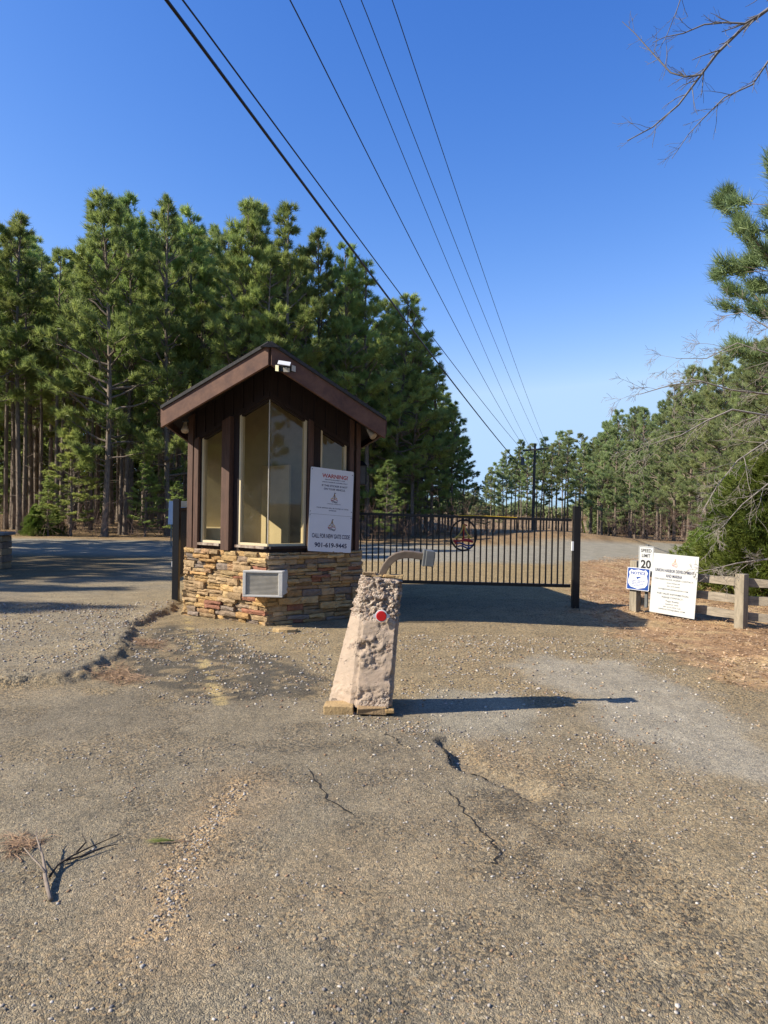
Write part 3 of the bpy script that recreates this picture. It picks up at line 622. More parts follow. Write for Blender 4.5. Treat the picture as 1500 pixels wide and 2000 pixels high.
# air conditioner through the corner
acx, acy, acz = -1.665, 9.86, 0.615
ac = thing('air_conditioner', 'white window air conditioner set into the stone corner of the hut', 'air conditioner', (acx, acy, acz-0.18))
axr = math.radians(-3); ax = (Vector((math.cos(axr), math.sin(axr), 0)), Vector((-math.sin(axr), math.cos(axr), 0)), UP)
def ab(mb, x, y, z, sx, sy, sz_): mb.box(Vector((acx, acy, acz))+ax[0]*x+ax[1]*y+UP*z, (sx, sy, sz_), ax)
mb = MB(); ab(mb, 0.01, 0.28, 0, 0.52, 0.5, 0.34); part('housing', mb, M['plastic'], ac, bevel=0.01)
mb = MB(); ab(mb, 0, 0, 0.168, 0.56, 0.06, 0.03); ab(mb, 0, 0, -0.168, 0.56, 0.06, 0.03); ab(mb, -0.258, 0, 0, 0.045, 0.06, 0.305); ab(mb, 0.25, 0, 0, 0.06, 0.06, 0.305); part('front_frame', mb, M['plastic'], ac, bevel=0.006)
mb = MB(); ab(mb, 0, 0.01, 0, 0.46, 0.02, 0.30)
for i in range(17): ab(mb, -0.005, -0.008, -0.141+i*0.0176, 0.455, 0.014, 0.008)
part('grille', mb, M['grille'], ac)
# flood light, spot lamps, lantern
flp = AT(556, 716, 9.40); fl = thing('flood_light', 'solar flood light with three lamp heads on the right fascia below the peak', 'flood light', tuple(flp))
mb = MB(); mb.box(flp+Vector((0.0, -0.045, 0.035)), (0.165, 0.12, 0.012), (Vector((0.98, 0, -0.14)).normalized(), Vector((0, 0.83, 0.55)), Vector((0.1, -0.55, 0.83)))); part('solar_panel', mb, M['white_metal'], fl, bevel=0.003)
mb = MB(); mb.box(flp+Vector((0.02, 0.01, -0.03)), (0.15, 0.07, 0.075)); part('housing', mb, M['black_metal'], fl, bevel=0.005)
mb = MB(); mb.box(flp+Vector((0.03, -0.03, -0.05)), (0.085, 0.02, 0.055)); hd = part('lamp_head', mb, M['grille'], fl, bevel=0.003)
mb = MB(); mb.disc(flp+Vector((0.025, -0.041, -0.03)), (0, -1, -0.1), 0.013, 0.009, 0.012, 14); part('sensor', mb, M['plastic'], hd)
for sx, r, mt in ((-0.085, 0.55, 'lens'), (0.115, -0.5, 'grille')):
    a3_ = (Vector((math.cos(-r), math.sin(-r)*1.0, -0.2)).normalized(), Vector((-math.sin(-r), math.cos(-r), 0)), UP)
    mb = MB(); mb.box(flp+Vector((sx, -0.02, -0.03)), (0.065, 0.03, 0.085), a3_); h = part('lamp_head', mb, M['black_metal'], fl, bevel=0.004)
    mb = MB(); mb.box(flp+Vector((sx, -0.02, -0.03))-a3_[1]*0.018, (0.055, 0.008, 0.075), a3_); part('lens', mb, M[mt], h)
def spot(px, py, d, dirv, label):
    p = AT(px, py-12, d); o = thing('spot_lamp', label, 'spot lamp', tuple(p), 'spot lamps under the eaves'); dv = Vector(dirv).normalized()
    mb = MB(); mb.disc(p, (0, 0, -1), 0.05, 0.045, 0.03, 16); part('mount', mb, M['black_metal'], o)
    mb = MB(); q = p+Vector((0, 0, -0.05)); mb.tube([p+Vector((0, 0, -0.02)), q, q+dv*0.04, q+dv*0.07, q+dv*0.13, q+dv*0.15], [0.018, 0.022, 0.03, 0.038, 0.058, 0.052], 14); part('lamp', mb, M['bulb'], o, smooth=True)
spot(362, 832, 10.55, (0.1, -0.45, -0.8), 'tan spot lamp tucked under the left eave of the hut')
spot(719, 846, 10.55, (0.55, -0.4, -0.6), 'tan spot lamp under the right eave of the hut')
lp = AT(705, 928, 11.75); lan = thing('wall_lantern', 'black framed glass lantern on the right side wall of the hut', 'lantern', tuple(lp))
mb = MB()
for sx in (-1, 1):
    for sy in (-1, 1): mb.box(lp+Vector((sx*0.085, sy*0.085, 0)), (0.014, 0.014, 0.30))
mb.box(lp+Vector((0, 0, -0.155)), (0.19, 0.19, 0.016)); mb.box(lp+Vector((0, 0, 0.155)), (0.21, 0.21, 0.016))
mb.tube([lp+Vector((0, 0, 0.163)), lp+Vector((0, 0, 0.24))], [0.135, 0.03], 4, sq=True); mb.tube([lp+Vector((0, 0, 0.22)), lp+Vector((-0.08, 0.05, 0.26)), lp+Vector((-0.2, 0.05, 0.2))], 0.01, 6)
part('frame', mb, M['black_metal'], lan)
mb = MB(); mb.box(lp, (0.155, 0.155, 0.29)); part('glass_body', mb, simple('frosted_glass', (0.13, 0.135, 0.135), 0.3, bmp=0), lan)
# ------------------------------------------------------------------ lettering
def text_polys(s, bold=0.0):
    cu = bpy.data.curves.new('txt', 'FONT'); cu.body = s; cu.size = 1.0; cu.offset = bold; cu.resolution_u = 3; cu.align_x = 'CENTER'
    o = bpy.data.objects.new('txt', cu); COL.objects.link(o); dg = bpy.context.evaluated_depsgraph_get()
    me = bpy.data.meshes.new_from_object(o.evaluated_get(dg)); vs_ = [v.co.copy() for v in me.vertices]; fs = [list(p.vertices) for p in me.polygons]
    bpy.data.objects.remove(o); bpy.data.curves.remove(cu); bpy.data.meshes.remove(me)
    if not vs_: return vs_, fs, 1, 1
    x0 = min(v.x for v in vs_); x1 = max(v.x for v in vs_); return vs_, fs, x0, x1
class Board:                               # a sign panel: origin bottom left, ex right, ey up, n towards the reader
    def __init__(s, bl, br, tl):
        s.o = Vector(bl); s.w = (Vector(br)-s.o).length; s.h = (Vector(tl)-s.o).length; s.ex = (Vector(br)-s.o).normalized()
        s.ey = (Vector(tl)-s.o).normalized(); s.n = s.ex.cross(s.ey).normalized()
        if s.n.y > 0: s.n = -s.n
    def p(s, x, y, d=0): return s.o+s.ex*x*s.w+s.ey*y*s.h+s.n*d
    def panel(s, th=0.006, rad=0.0):
        mb = MB(); r = rad; pts = []
        if r <= 0: pts = [s.p(0, 0), s.p(1, 0), s.p(1, 1), s.p(0, 1)]
        else:
            for cx, cy, a0 in ((1-r/s.w, 1-r/s.h, 0), (r/s.w, 1-r/s.h, 90), (r/s.w, r/s.h, 180), (1-r/s.w, r/s.h, 270)):
                for k in range(5):
                    a = math.radians(a0+k*22.5); pts.append(s.p(cx+math.cos(a)*r/s.w, cy+math.sin(a)*r/s.h))
        mb.prism([p-s.n*th for p in pts], s.n*th); return mb
    def text(s, mb, body, cx, cy, wfrac, hfrac, bold=0.0, d=0.0015):
        # wfrac: text width, hfrac: capital height, as fractions of the panel
        vs_, fs, x0, x1 = text_polys(body, bold); sx = wfrac*s.w/(x1-x0); sy = hfrac*s.h/0.70; mx = (x0+x1)/2
        mb.add([s.p(cx, cy, d)+s.ex*((v.x-mx)*sx)+s.ey*(v.y*sy) for v in vs_], fs)
    def ribbon(s, mb, pts, w, d=0.0015, sc_=1.0, cx=0, cy=0):
        P = [s.o+s.ex*(cx*s.w+x*sc_)+s.ey*(cy*s.h+y*sc_)+s.n*d for x, y in pts]
        for i in range(len(P)-1):
            t_ = (P[i+1]-P[i]).normalized(); q = s.n.cross(t_)*w*sc_/2; e = t_*w*sc_*0.2
            mb.add([P[i]-q-e, P[i+1]-q+e, P[i+1]+q+e, P[i]+q-e], [(0, 1, 2, 3)])
def arc(x0, y0, x1, y1, bow, n=8):
    out = []; dx, dy = x1-x0, y1-y0
    for i in range(n+1):
        t_ = i/n; k = 4*t_*(1-t_)*bow; out.append((x0+dx*t_-dy*k, y0+dy*t_+dx*k))
    return out
SAILS = [arc(-0.02, 0.42, -0.38, -0.12, 0.14), arc(-0.38, -0.12, -0.04, -0.08, 0.08), arc(0.03, 0.40, 0.34, -0.10, -0.14), arc(0.34, -0.10, 0.05, -0.08, -0.08), arc(-0.02, 0.30, -0.24, -0.02, 0.1), arc(0.04, 0.28, 0.2, 0.0, -0.1)]
MAST = [[(0, -0.14), (0, 0.5)], [(0, 0.49), (0.15, 0.47)]]
HULL = [arc(-0.42, -0.20, 0.0, -0.17, -0.1)+arc(0.0, -0.17, 0.40, -0.26, 0.1), arc(-0.40, -0.20, -0.25, -0.36, -0.1)]
WAVES = [arc(-0.34, -0.33, 0.0, -0.34, 0.12)+arc(0.0, -0.34, 0.38, -0.36, -0.12), arc(-0.24, -0.43, 0.06, -0.45, 0.12)+arc(0.06, -0.45, 0.32, -0.46, -0.12)]
def logo(bd, cx, cy, size, w, parent, mats=('ink_gold', 'ink_blue', 'ink_red', 'ink_blue'), d=0.0016):
    for nm, L_, mt in (('sail_mark', SAILS, mats[0]), ('mast_mark', MAST, mats[1]), ('hull_mark', HULL, mats[2]), ('wave_mark', WAVES, mats[3])):
        mb = MB()
        for l in L_: bd.ribbon(mb, l, w, d, size, cx, cy)
        part(nm, mb, M[mt], parent)
# warning sign on the right front wall
pl0 = FR.p(0, 0, 0.085); 
bl = ONPL(601, 1076, pl0, FR.n); br = ONPL(685, 1080, pl0, FR.n); tl = ONPL(607.5, 911, pl0, FR.n)
bd = Board(bl, br, tl); ws = thing('warning_sign', 'tall white WARNING sign with gate code phone number on the hut front', 'sign', tuple(bd.p(0.5, 0)))
sp_ = part('panel', bd.panel(0.006, 0.02), M['sign_white'], ws)
mb = MB(); bd.text(mb, 'WARNING!', 0.56, 0.890, 0.60, 0.046, 0.025); part('lettering', mb, M['ink_red'], ws)
mb = MB()
for s_, cx, cy, wf, hf, bo in (('PRIVATE PROPERTY FOR', 0.56, 0.862, 0.47, 0.0125, 0.02), ('UNION HARBOR OWNERS ONLY', 0.56, 0.832, 0.60, 0.0125, 0.02), ('IF THIS STICKER IS NOT', 0.56, 0.785, 0.60, 0.022, 0.02), ('ON YOUR VEHICLE,', 0.56, 0.745, 0.50, 0.022, 0.02),
                       ('UNION HARBOR', 0.555, 0.575, 0.32, 0.010, 0.01), ('YOUR VEHICLE WILL BE TOWED AT YOUR', 0.53, 0.520, 0.75, 0.0125, 0.02), ('EXPENSE', 0.53, 0.492, 0.17, 0.0125, 0.02),
                       ('CALL FOR NEW GATE CODE', 0.52, 0.165, 0.88, 0.050, 0.022), ('901-619-9445', 0.52, 0.055, 0.75, 0.052, 0.03)): bd.text(mb, s_, cx, cy, wf, hf, bo)
part('lettering', mb, M['ink_blue'], ws)
logo(bd, 0.56, 0.655, 0.15, 0.05, ws); logo(bd, 0.53, 0.325, 0.17, 0.05, ws)
mb = MB(); bd.ribbon(mb, [(0.01, 0), (bd.w-0.01, 0)], 0.0035, 0.001, 1, 0, 0.445); part('seam', mb, M['grey_metal'], ws)
mb = MB()
for x_, y_ in ((0.03, 0.975), (0.97, 0.955), (0.025, 0.475), (0.975, 0.5), (0.975, 0.425), (0.02, 0.43)): mb = MB(); mb.disc(bd.p(x_, y_), bd.n, 0.008, 0.004, 0.005, 8); part('screw', mb, M['grey_metal'], ws)
mb = MB()
for x_ in (0.2, 0.8): mb = MB(); mb.box(bd.p(x_, 0.5, -0.025), (0.03, 0.036, 1.0), (bd.ex, bd.n, bd.ey)); part('batten', mb, M['dark_board'], ws)
# ------------------------------------------------------------------ sliding gate
gl0 = Vector((-0.75, 12.28, 0)); gr0 = Vector((3.28, 12.40, 0)); gd = (gr0-gl0); gL = gd.length; gd.normalize(); gn = Vector((gd.y, -gd.x, 0))
ztop = lambda s: 1.585-0.055*s/gL; zbot = lambda s: 0.425-0.045*s/gL
gate = thing('metal_gate', 'long black picket gate closed across the drive beside the hut', 'gate', tuple(gl0))
mb = MB()
for zf, hh in ((ztop, 0.045), (zbot, 0.055)):
    mb.prism([gl0+UP*(zf(0)-hh/2)-gn*0.025, gl0+UP*(zf(0)+hh/2)-gn*0.025, gr0+UP*(zf(gL)+hh/2)-gn*0.025, gr0+UP*(zf(gL)-hh/2)-gn*0.025], gn*0.05)
part('rail', mb, M['black_metal'], gate)
s = 0.04
while s < gL-0.03:
    mb = MB(); p = gl0+gd*s; mb.box(p+UP*((ztop(s)+zbot(s))/2), (0.024, 0.024, ztop(s)-zbot(s)-0.045), (gd, gn, UP)); part('picket', mb, M['black_metal'], gate); s += 0.1045
# gate emblem
ec = ONPL(905, 1045, gl0, gn); bde = Board(ec-gd*0.22-UP*0.25+gn*0.045, ec+gd*0.22-UP*0.25+gn*0.045, ec-gd*0.22+UP*0.25+gn*0.045)
mb = MB(); mb.tube([ec+gn*0.03+gd*math.cos(a)*0.225+UP*math.sin(a)*0.265 for a in np.linspace(0, 2*PI, 29)], 0.016, 6, cap=False); em = part('emblem_ring', mb, M['black_metal'], gate)
def thick(nm, L_, mt, w):
    mb = MB()
    for l in L_:
        P = [ec+gn*0.04+gd*x*0.42+UP*y*0.46 for x, y in l]; mb.tube(P, w, 5)
    part(nm, mb, M[mt], em)
thick('sail_mark', SAILS[:4], 'gold_paint', 0.012); thick('mast_mark', [[(0, -0.14), (0, 0.42)], [(-0.02, 0.42), (0.14, 0.36)]], 'red_paint', 0.012)
thick('hull_mark', HULL+[arc(-0.38, -0.24, 0.36, -0.25, 0.05)], 'red_paint', 0.016); thick('wave_mark', WAVES, 'blue_paint', 0.014)
mb = MB(); q = ONPL(1127, 1187, gl0, gn); gpx = 3.37
mb.box((gpx, 12.4, 0.86), (0.12, 0.12, 1.80)); mb.box((gpx, 12.4, 1.768), (0.128, 0.128, 0.014))
gp = thing('gate_post', 'square black post at the right end of the closed gate', 'post', (gpx, 12.4, 0)); part('post', mb, M['black_metal'], gp, bevel=0.004)
mb = MB(); mb.box((gpx-0.075, 12.36, 1.08), (0.03, 0.05, 0.16)); part('latch', mb, M['white_metal'], gp)
mb = MB(); mb.tube([ONPL(x_, y_, gl0+gn*0.05, gn) for x_, y_ in ((895, 1007), (930, 1007), (975, 1009), (1010, 1011))], 0.006, 6); part('cable', mb, M['yellow_plastic'], gate)
# open gate at the left
lg0 = Vector((-3.56, 12.2, 0)); lg1 = Vector((-3.95, 15.6, 0)); ld = (lg1-lg0); lL = ld.length; ld.normalize(); ln = Vector((ld.y, -ld.x, 0))
lgt = thing('metal_gate', 'black picket gate standing open edge on left of the hut', 'gate', tuple(lg0))
mb = MB()
for z_ in (0.42, 1.60): mb.box(lg0+ld*lL/2+UP*z_, (lL, 0.05, 0.05), (ld, ln, UP))
part('rail', mb, M['black_metal'], lgt)
s = 0.14
while s < lL:
    mb = MB(); mb.box(lg0+ld*s+UP*1.01, (0.024, 0.024, 1.13), (ld, ln, UP)); part('picket', mb, M['black_metal'], lgt); s += 0.105
mb = MB(); mb.box(lg0+UP*0.88, (0.11, 0.11, 1.80)); part('end_post', mb, M['black_metal'], lgt, bevel=0.004)
mb = MB(); mb.box(AT(363, 985, 12.9), (0.15, 0.15, 0.11)); part('roller_box', mb, M['grey_metal'], lgt, bevel=0.005)
mb = MB(); mb.box(lg0+Vector((-0.062, -0.02, 0.66)), (0.014, 0.05, 0.09)); part('reflector_tag', mb, M['white_metal'], lgt)

# ------------------------------------------------------------------ broken concrete pillar with keypad
bz = 0.05
def PQ(px, py, y): return AT(px, py, y)
D0 = G(700, 1392)[1]                      # distance of the foot
# corner lines: front left, front right, back right, back left ; each from foot to top
cor = [((688, 1382, D0+0.00), (712, 1128, D0+0.05)), ((766, 1382, D0-0.07), (786, 1134, D0-0.02)), ((764, 1360, D0+0.42), (782, 1123, D0+0.32)), ((637, 1370, D0+0.30), (704, 1121, D0+0.28))]
NZ, NC = 92, 26
ring = []
for iz in range(NZ+1):
    tz = iz/NZ; row = []
    cs = [AT(*a).lerp(AT(*b_), tz) for a, b_ in cor]
    cen = sum(cs, Vector())/4
    for e in range(4):
        a_, b_ = cs[e], cs[(e+1) % 4]; nn = NC if e in (0, 2) else NC-1
        for k in range(nn): row.append((a_.lerp(b_, k/nn), cen, min(k, nn-k)/nn, e, k/nn))
    ring.append(row)
def n3d(x, y, z, s, seed): 
    return float(fbm(np.array([x+z*0.37]), np.array([z+y*0.53]), s, 4, seed)[0])
NR = len(ring[0]); vs_ = []
for iz, row in enumerate(ring):
    tz = iz/NZ
    for (p, cen, ed, e, kk) in row:
        o = (p-cen); o.z = 0; r = o.length; o.normalize()
        rough = 0.006
        if tz > 0.72: rough = 0.045
        elif 0.30 < tz < 0.55 and e == 0: rough = 0.03 if kk < 0.75-1.2*abs(tz-0.42) else 0.012
        elif 0.06 < tz < 0.16: rough = 0.022
        dlt = (n3d(p.x, p.y, p.z, 16, 5)-0.5)*rough*1.3+(n3d(p.x, p.y, p.z, 55, 6)-0.5)*rough*1.6; dlt -= 0.030*max(0, n3d(p.x, p.y, p.z, 7, 16)-0.60)*5*(e == 0)
        if tz > 0.70: dlt -= 0.004+0.012*(tz > 0.9)*n3d(p.x, p.y, p.z, 8, 9)
        if ed < 0.05: dlt -= 0.018+0.03*max(0, n3d(p.x, p.y, p.z, 9, 12)-0.5)
        # a hole knocked in near the left arris
        hp = AT(705, 1265, D0+0.02); dd = math.hypot(p.x-hp.x, p.z-hp.z)
        if e == 0 and dd < 0.05: dlt -= 0.05*(1-dd/0.05)
        hp = AT(717, 1180, D0+0.02); dd = math.hypot(p.x-hp.x, p.z-hp.z)
        if e == 0 and dd < 0.035: dlt -= 0.04*(1-dd/0.035)
        q = p+o*dlt; q.z += (n3d(p.x*3, p.y*3, 0, 5, 3)-0.5)*0.05*(tz > 0.93); vs_.append(q)
fs = []
for iz in range(NZ):
    for k in range(NR): fs.append((iz*NR+k, iz*NR+(k+1) % NR, (iz+1)*NR+(k+1) % NR, (iz+1)*NR+k))
ct = sum(vs_[-NR:], Vector())/NR; vs_.append(ct); ci = len(vs_)-1
for k in range(NR): fs.append((NZ*NR+k, NZ*NR+(k+1) % NR, ci))
pb = MB(); pb.add(vs_, fs)
pil = thing('concrete_pillar', 'crumbling pinkish concrete pillar with a red reflector in the middle of the drive', 'pillar', tuple(G(705, 1385)))
m, t, b = newmat('crumbling_concrete'); tc = nd(t, 'ShaderNodeTexCoord'); vec = tc.outputs['Object']
ag = nd(t, 'ShaderNodeTexVoronoi', i_Scale=48.0); t.links.new(vec, ag.inputs['Vector'])
sp = nd(t, 'ShaderNodeSeparateColor'); t.links.new(ag.outputs['Color'], sp.inputs[0])
agc = ramp(t, sp.outputs[0], [(0, (0.30, 0.20, 0.14)), (0.4, (0.46, 0.36, 0.28)), (0.7, (0.58, 0.48, 0.37)), (1, (0.36, 0.29, 0.24))])
plc = mixc(t, ramp(t, noise(t, vec, 5, 6, 0.65), [(0.35, 0), (0.65, 1)]), (0.45, 0.345, 0.255), (0.36, 0.285, 0.215))
geo = nd(t, 'ShaderNodeSeparateXYZ'); t.links.new(vec, geo.inputs[0])
topm = ramp(t, geo.outputs[2], [(0.76, 0), (0.80, 1)])
mkn = ramp(t, noise(t, vec, 4.2, 5, 0.6), [(0.55, 0), (0.60, 1)])
mxm = nd(t, 'ShaderNodeMath', operation='MAXIMUM'); t.links.new(topm, mxm.inputs[0]); t.links.new(mkn, mxm.inputs[1])
t.links.new(mixc(t, mxm.outputs[0], plc, agc), b.inputs['Base Color']); b.inputs['Roughness'].default_value = 0.95
hh = nd(t, 'ShaderNodeMath', operation='MULTIPLY'); t.links.new(ag.outputs['Distance'], hh.inputs[0]); t.links.new(mxm.outputs[0], hh.inputs[1])
hneg = nd(t, 'ShaderNodeMath', operation='MULTIPLY'); hneg.inputs[1].default_value = -1; t.links.new(hh.outputs[0], hneg.inputs[0])
bn = bump(t, b, hneg.outputs[0], 1.0, 0.03); bump(t, b, noise(t, vec, 70, 7, 0.8), 0.9, 0.012, bn)
M['concrete'] = m
pbod = part('column', pb, M['concrete'], pil, smooth=True)
mb = MB()
for (x0, x1, y0, y1, dd, c) in ((635, 691, 1374, 1391, -0.06, SC[2]), (697, 756, 1377, 1390, -0.085, SC[6]), (753, 768, 1378, 1388, -0.09, SC[0])):
    mb.box(AT((x0+x1)/2, (y0+y1)/2, D0+dd+0.09), ((x1-x0)/F*D0, 0.2, (y1-y0)/F*D0), col=c, jit=0.008)
part('base_stone', mb, M['stone'], pil, bevel=0.006)
mb = MB()
for (px, py, c) in ((735, 1123, SC[2]), (760, 1125, SC[0]), (775, 1126, SC[2]), (722, 1121, SC[7])): mb.box(AT(px, py, D0+0.16), (0.10, 0.12, 0.022), col=c, jit=0.012)
part('cap_stone', mb, M['stone'], pil, bevel=0.004)
rc = AT(745, 1203, D0-0.035); nrf = Vector((-0.05, -1, -0.04)).normalized()
mb = MB(); mb.disc(rc, nrf, 0.052, 0.050, 0.008, 28); mb.box(rc+nrf*0.003, (0.135, 0.004, 0.03)); rf = part('reflector', mb, M['white_metal'], pil)
mb = MB(); mb.disc(rc+nrf*0.0085, nrf, 0.043, 0.038, 0.007, 28); part('lens', mb, M['reflector'], rf)
kp = thing('gate_keypad', 'keypad box on a curved brown gooseneck rising from the concrete pillar', 'keypad', tuple(AT(745, 1126, D0+0.16)))
pts = [(744, 1128), (748, 1117), (754, 1105), (763, 1094), (775, 1086), (790, 1082.5), (805, 1083), (820, 1085.5), (829, 1087)]
mb = MB(); mb.tube([AT(x_, y_, D0+0.18) for x_, y_ in pts], 0.043, 4, sq=True); part('gooseneck', mb, M['tan_metal'], kp, bevel=0.006)
mb = MB(); kc = AT(838, 1090, D0+0.17); axk = (Vector((0.99, 0.05, -0.1)), Vector((-0.05, 0.99, 0)), Vector((0.1, 0, 0.99)))
mb.box(kc, (0.075, 0.15, 0.135), axk); part('housing', mb, M['grey_metal'], kp, bevel=0.006)
mb = MB(); mb.box(kc-axk[0]*0.048, (0.02, 0.13, 0.145), axk); part('back_plate', mb, M['grey_metal'], kp, bevel=0.003)
mb = MB(); mb.box(kc+axk[0]*0.040, (0.006, 0.11, 0.10), axk); part('key_panel', mb, M['black_metal'], kp)
# flat stones lying by the hut
for (px, py, w_, c, lb) in ((558, 1233, 0.36, SC[2], 'flat tan stone lying under the corner of the hut'), (366, 1189, 0.16, SC[1], 'small ochre stone fallen beside the left end of the hut')):
    p = G(px, py); o = MB(); n_ = 9; top = []
    for k in range(n_): a = 2*PI*k/n_; top.append(p+Vector((math.cos(a)*w_/2*random.uniform(0.85, 1.1), math.sin(a)*w_*0.28, H1(p.x, p.y)-0.01)))
    o.prism(top, UP*0.055, c); so_ = part('loose_stone', o, M['stone'], bevel=0.008); setp(so_, lb, 'stone')
# ------------------------------------------------------------------ fence and signs on the right
f0 = G(1240, 1195); f1 = G(1447, 1228); fdir = (f1-f0); fL = fdir.length; fdir.normalize(); fn = Vector((fdir.y, -fdir.x, 0)); fn = fn if fn.y < 0 else -fn
f2 = f1+Vector((0.93, -0.55, 0)).normalized()*2.6; f0b = G(1228, 1186)
fen = thing('wooden_fence', 'weathered grey three rail wooden fence on the right shoulder', 'fence', tuple(f0))
for (p, h, w_) in ((f0, 0.86, 0.135), (f1, 0.80, 0.14), (f2, 0.80, 0.14)):
    mb = MB(); mb.box(p+UP*(h/2-0.05+H1(p.x, p.y)), (w_, w_, h+0.1), (fdir, fn, UP), jit=0.006); part('post', mb, M['weathered_post'], fen, bevel=0.008)
for a_, b_ in ((f0, f1), (f1, f2)):
    for zc in (0.17, 0.41, 0.67):
        d_ = (b_-a_).normalized(); nn = Vector((d_.y, -d_.x, 0)); nn = nn if nn.y < 0 else -nn; L_ = (b_-a_).length
        off = -0.10; mb = MB()
        for k in range(8):
            pass
        pts = [a_+d_*(L_*(i/8))-nn*0.105+UP*(zc+H1(*(a_+d_*(L_*i/8))[:2])*0.5+random.uniform(-0.008, 0.008)) for i in range(9)]
        vs_ = []; hw = [0.062+random.uniform(-0.008, 0.008) for _ in pts]
        for p, h in zip(pts, hw):
            for sx, sz_ in ((-1, -1), (1, -1), (1, 1), (-1, 1)): vs_.append(p+nn*(0.02*sx)+UP*(h*sz_))
        fs = [(0, 1, 2, 3), (32, 35, 34, 33)]
        for i in range(8):
            for k in range(4): fs.append((i*4+k, (i+1)*4+k, (i+1)*4+(k+1) % 4, i*4+(k+1) % 4))
        mb.add(vs_, fs); part('rail', mb, M['weathered'], fen)
# brace boards behind the middle post
mb = MB(); mb.box(f1-fn*0.17-fdir*0.10+UP*0.3, (0.035, 0.035, 0.85), ((fdir+UP*0.35).normalized(), fn, (UP-fdir*0.35).normalized())); part('brace', mb, M['weathered'], fen)
def fsign(cs, off, name, label, panel_m, rad=0.0, tilt=None):
    p0 = f0+fn*off; bl, br, tl = [ONPL(x_, y_, p0, fn) for x_, y_ in cs]; bd = Board(bl, br, tl)
    o = thing(name, label, 'sign', tuple(bd.p(0.5, 0))); part('panel', bd.panel(0.006, rad), M[panel_m], o); return bd, o
bd, o = fsign([(1246.5, 1116), (1276, 1119), (1248, 1066)], 0.06, 'speed_limit_sign', 'white SPEED LIMIT 20 sign standing behind the fence signs', 'sign_cream', 0.02)
mb = MB(); bd.text(mb, 'SPEED', 0.50, 0.77, 0.70, 0.125, 0.02); bd.text(mb, 'LIMIT', 0.50, 0.575, 0.56, 0.125, 0.02); bd.text(mb, '20', 0.50, 0.16, 0.68, 0.30, 0.03)
for l in ([(0.012, 0.012), (bd.w-0.012, 0.012), (bd.w-0.012, bd.h-0.012), (0.012, bd.h-0.012), (0.012, 0.012)],): bd.ribbon(mb, l, 0.006)
part('lettering', mb, M['ink_black'], o)
mb = MB(); mb.box(bd.p(0.5, 0.5, -0.03)-UP*0.28, (0.05, 0.03, 1.05), (bd.ex, bd.n, UP)); part('stake', mb, M['grey_metal'], o)
bd, o = fsign([(1268, 1194), (1356, 1209.5), (1276.5, 1079.5)], 0.10, 'information_sign', 'large white board with harbor development contact lines leaning on the fence', 'sign_cream')
mb = MB()
for s_, cx, cy, wf, hf, bo in (('UNION HARBOR DEVELOPMENT', 0.5, 0.700, 0.86, 0.050, 0.022), ('AND MARINA', 0.5, 0.615, 0.36, 0.050, 0.022)): bd.text(mb, s_, cx, cy, wf, hf, bo)
part('lettering', mb, M['ink_blue'], o)
mb = MB()
for s_, cx, cy, wf, hf, bo in (('FOR ASSISTANCE, PLEASE CONTACT:', 0.5, 0.565, 0.86, 0.025, 0.005), ('RON WINKLER', 0.5, 0.510, 0.29, 0.020, 0.002), ('901-619-9445', 0.5, 0.460, 0.28, 0.020, 0.002), ('RON@WINKLERPRECISION.COM', 0.5, 0.405, 0.65, 0.021, 0.002),
                               ('FOR SALES INFORMATION,', 0.5, 0.325, 0.70, 0.028, 0.005), ('PLEASE CONTACT:', 0.5, 0.268, 0.47, 0.028, 0.005), ('Tapp Realty', 0.5, 0.210, 0.30, 0.026, 0.004), ('DERRICK TAPP', 0.5, 0.160, 0.29, 0.020, 0.002), ('901-619-2459 Cell', 0.5, 0.115, 0.38, 0.020, 0.002), ('DERRICKTAPP@GMAIL.COM', 0.5, 0.070, 0.58, 0.021, 0.002)): bd.text(mb, s_, cx, cy, wf, hf, bo)
part('lettering', mb, M['ink_black'], o); logo(bd, 0.5, 0.86, 0.13, 0.03, o, ('ink_gold', 'ink_red', 'ink_red', 'ink_red'))
bd, o = fsign([(1223, 1150), (1267, 1155.5), (1226, 1107)], 0.12, 'notice_sign', 'blue and white NOTICE security camera sign on the first fence post', 'sign_white', 0.02)
mb = MB(); q = []
inn = Board(bd.p(0.03, 0.03, 0.0015), bd.p(0.97, 0.03, 0.0015), bd.p(0.03, 0.97, 0.0015)); pn = inn.panel(0.001, 0.015); part('blue_field', pn, M['blue_sign'], o)
sh = [(0.5, 0.93), (0.62, 0.90), (0.72, 0.88), (0.82, 0.92), (0.92, 0.80), (0.88, 0.66), (0.93, 0.45), (0.92, 0.28), (0.82, 0.14), (0.66, 0.10), (0.5, 0.06)]; sh = sh+[(1-x_, y_) for x_, y_ in sh[::-1][1:-1]]
mb = MB(); mb.add([bd.p(x_, y_, 0.0035) for x_, y_ in sh][::-1], [tuple(range(len(sh)))]); part('shield', mb, M['sign_white'], o)
mb = MB()
for s_, cx, cy, wf, hf, bo in (('NOTICE', 0.5, 0.70, 0.64, 0.12, 0.03), ('SECURITY CAMERAS ARE', 0.5, 0.40, 0.62, 0.045, 0.01), ('BEING USED TO', 0.5, 0.325, 0.50, 0.045, 0.01), ('RECORD YOUR', 0.5, 0.25, 0.52, 0.045, 0.01), ('ACTIVITY', 0.5, 0.175, 0.34, 0.045, 0.01)): bd.text(mb, s_, cx, cy, wf, hf, bo, 0.005)
mb.add([bd.p(x_, y_, 0.005) for x_, y_ in ((0.42, 0.60), (0.62, 0.60), (0.60, 0.55), (0.52, 0.54), (0.48, 0.47), (0.45, 0.53))][::-1], [(0, 1, 2, 3, 4, 5)])
part('lettering', mb, M['blue_sign'], o)
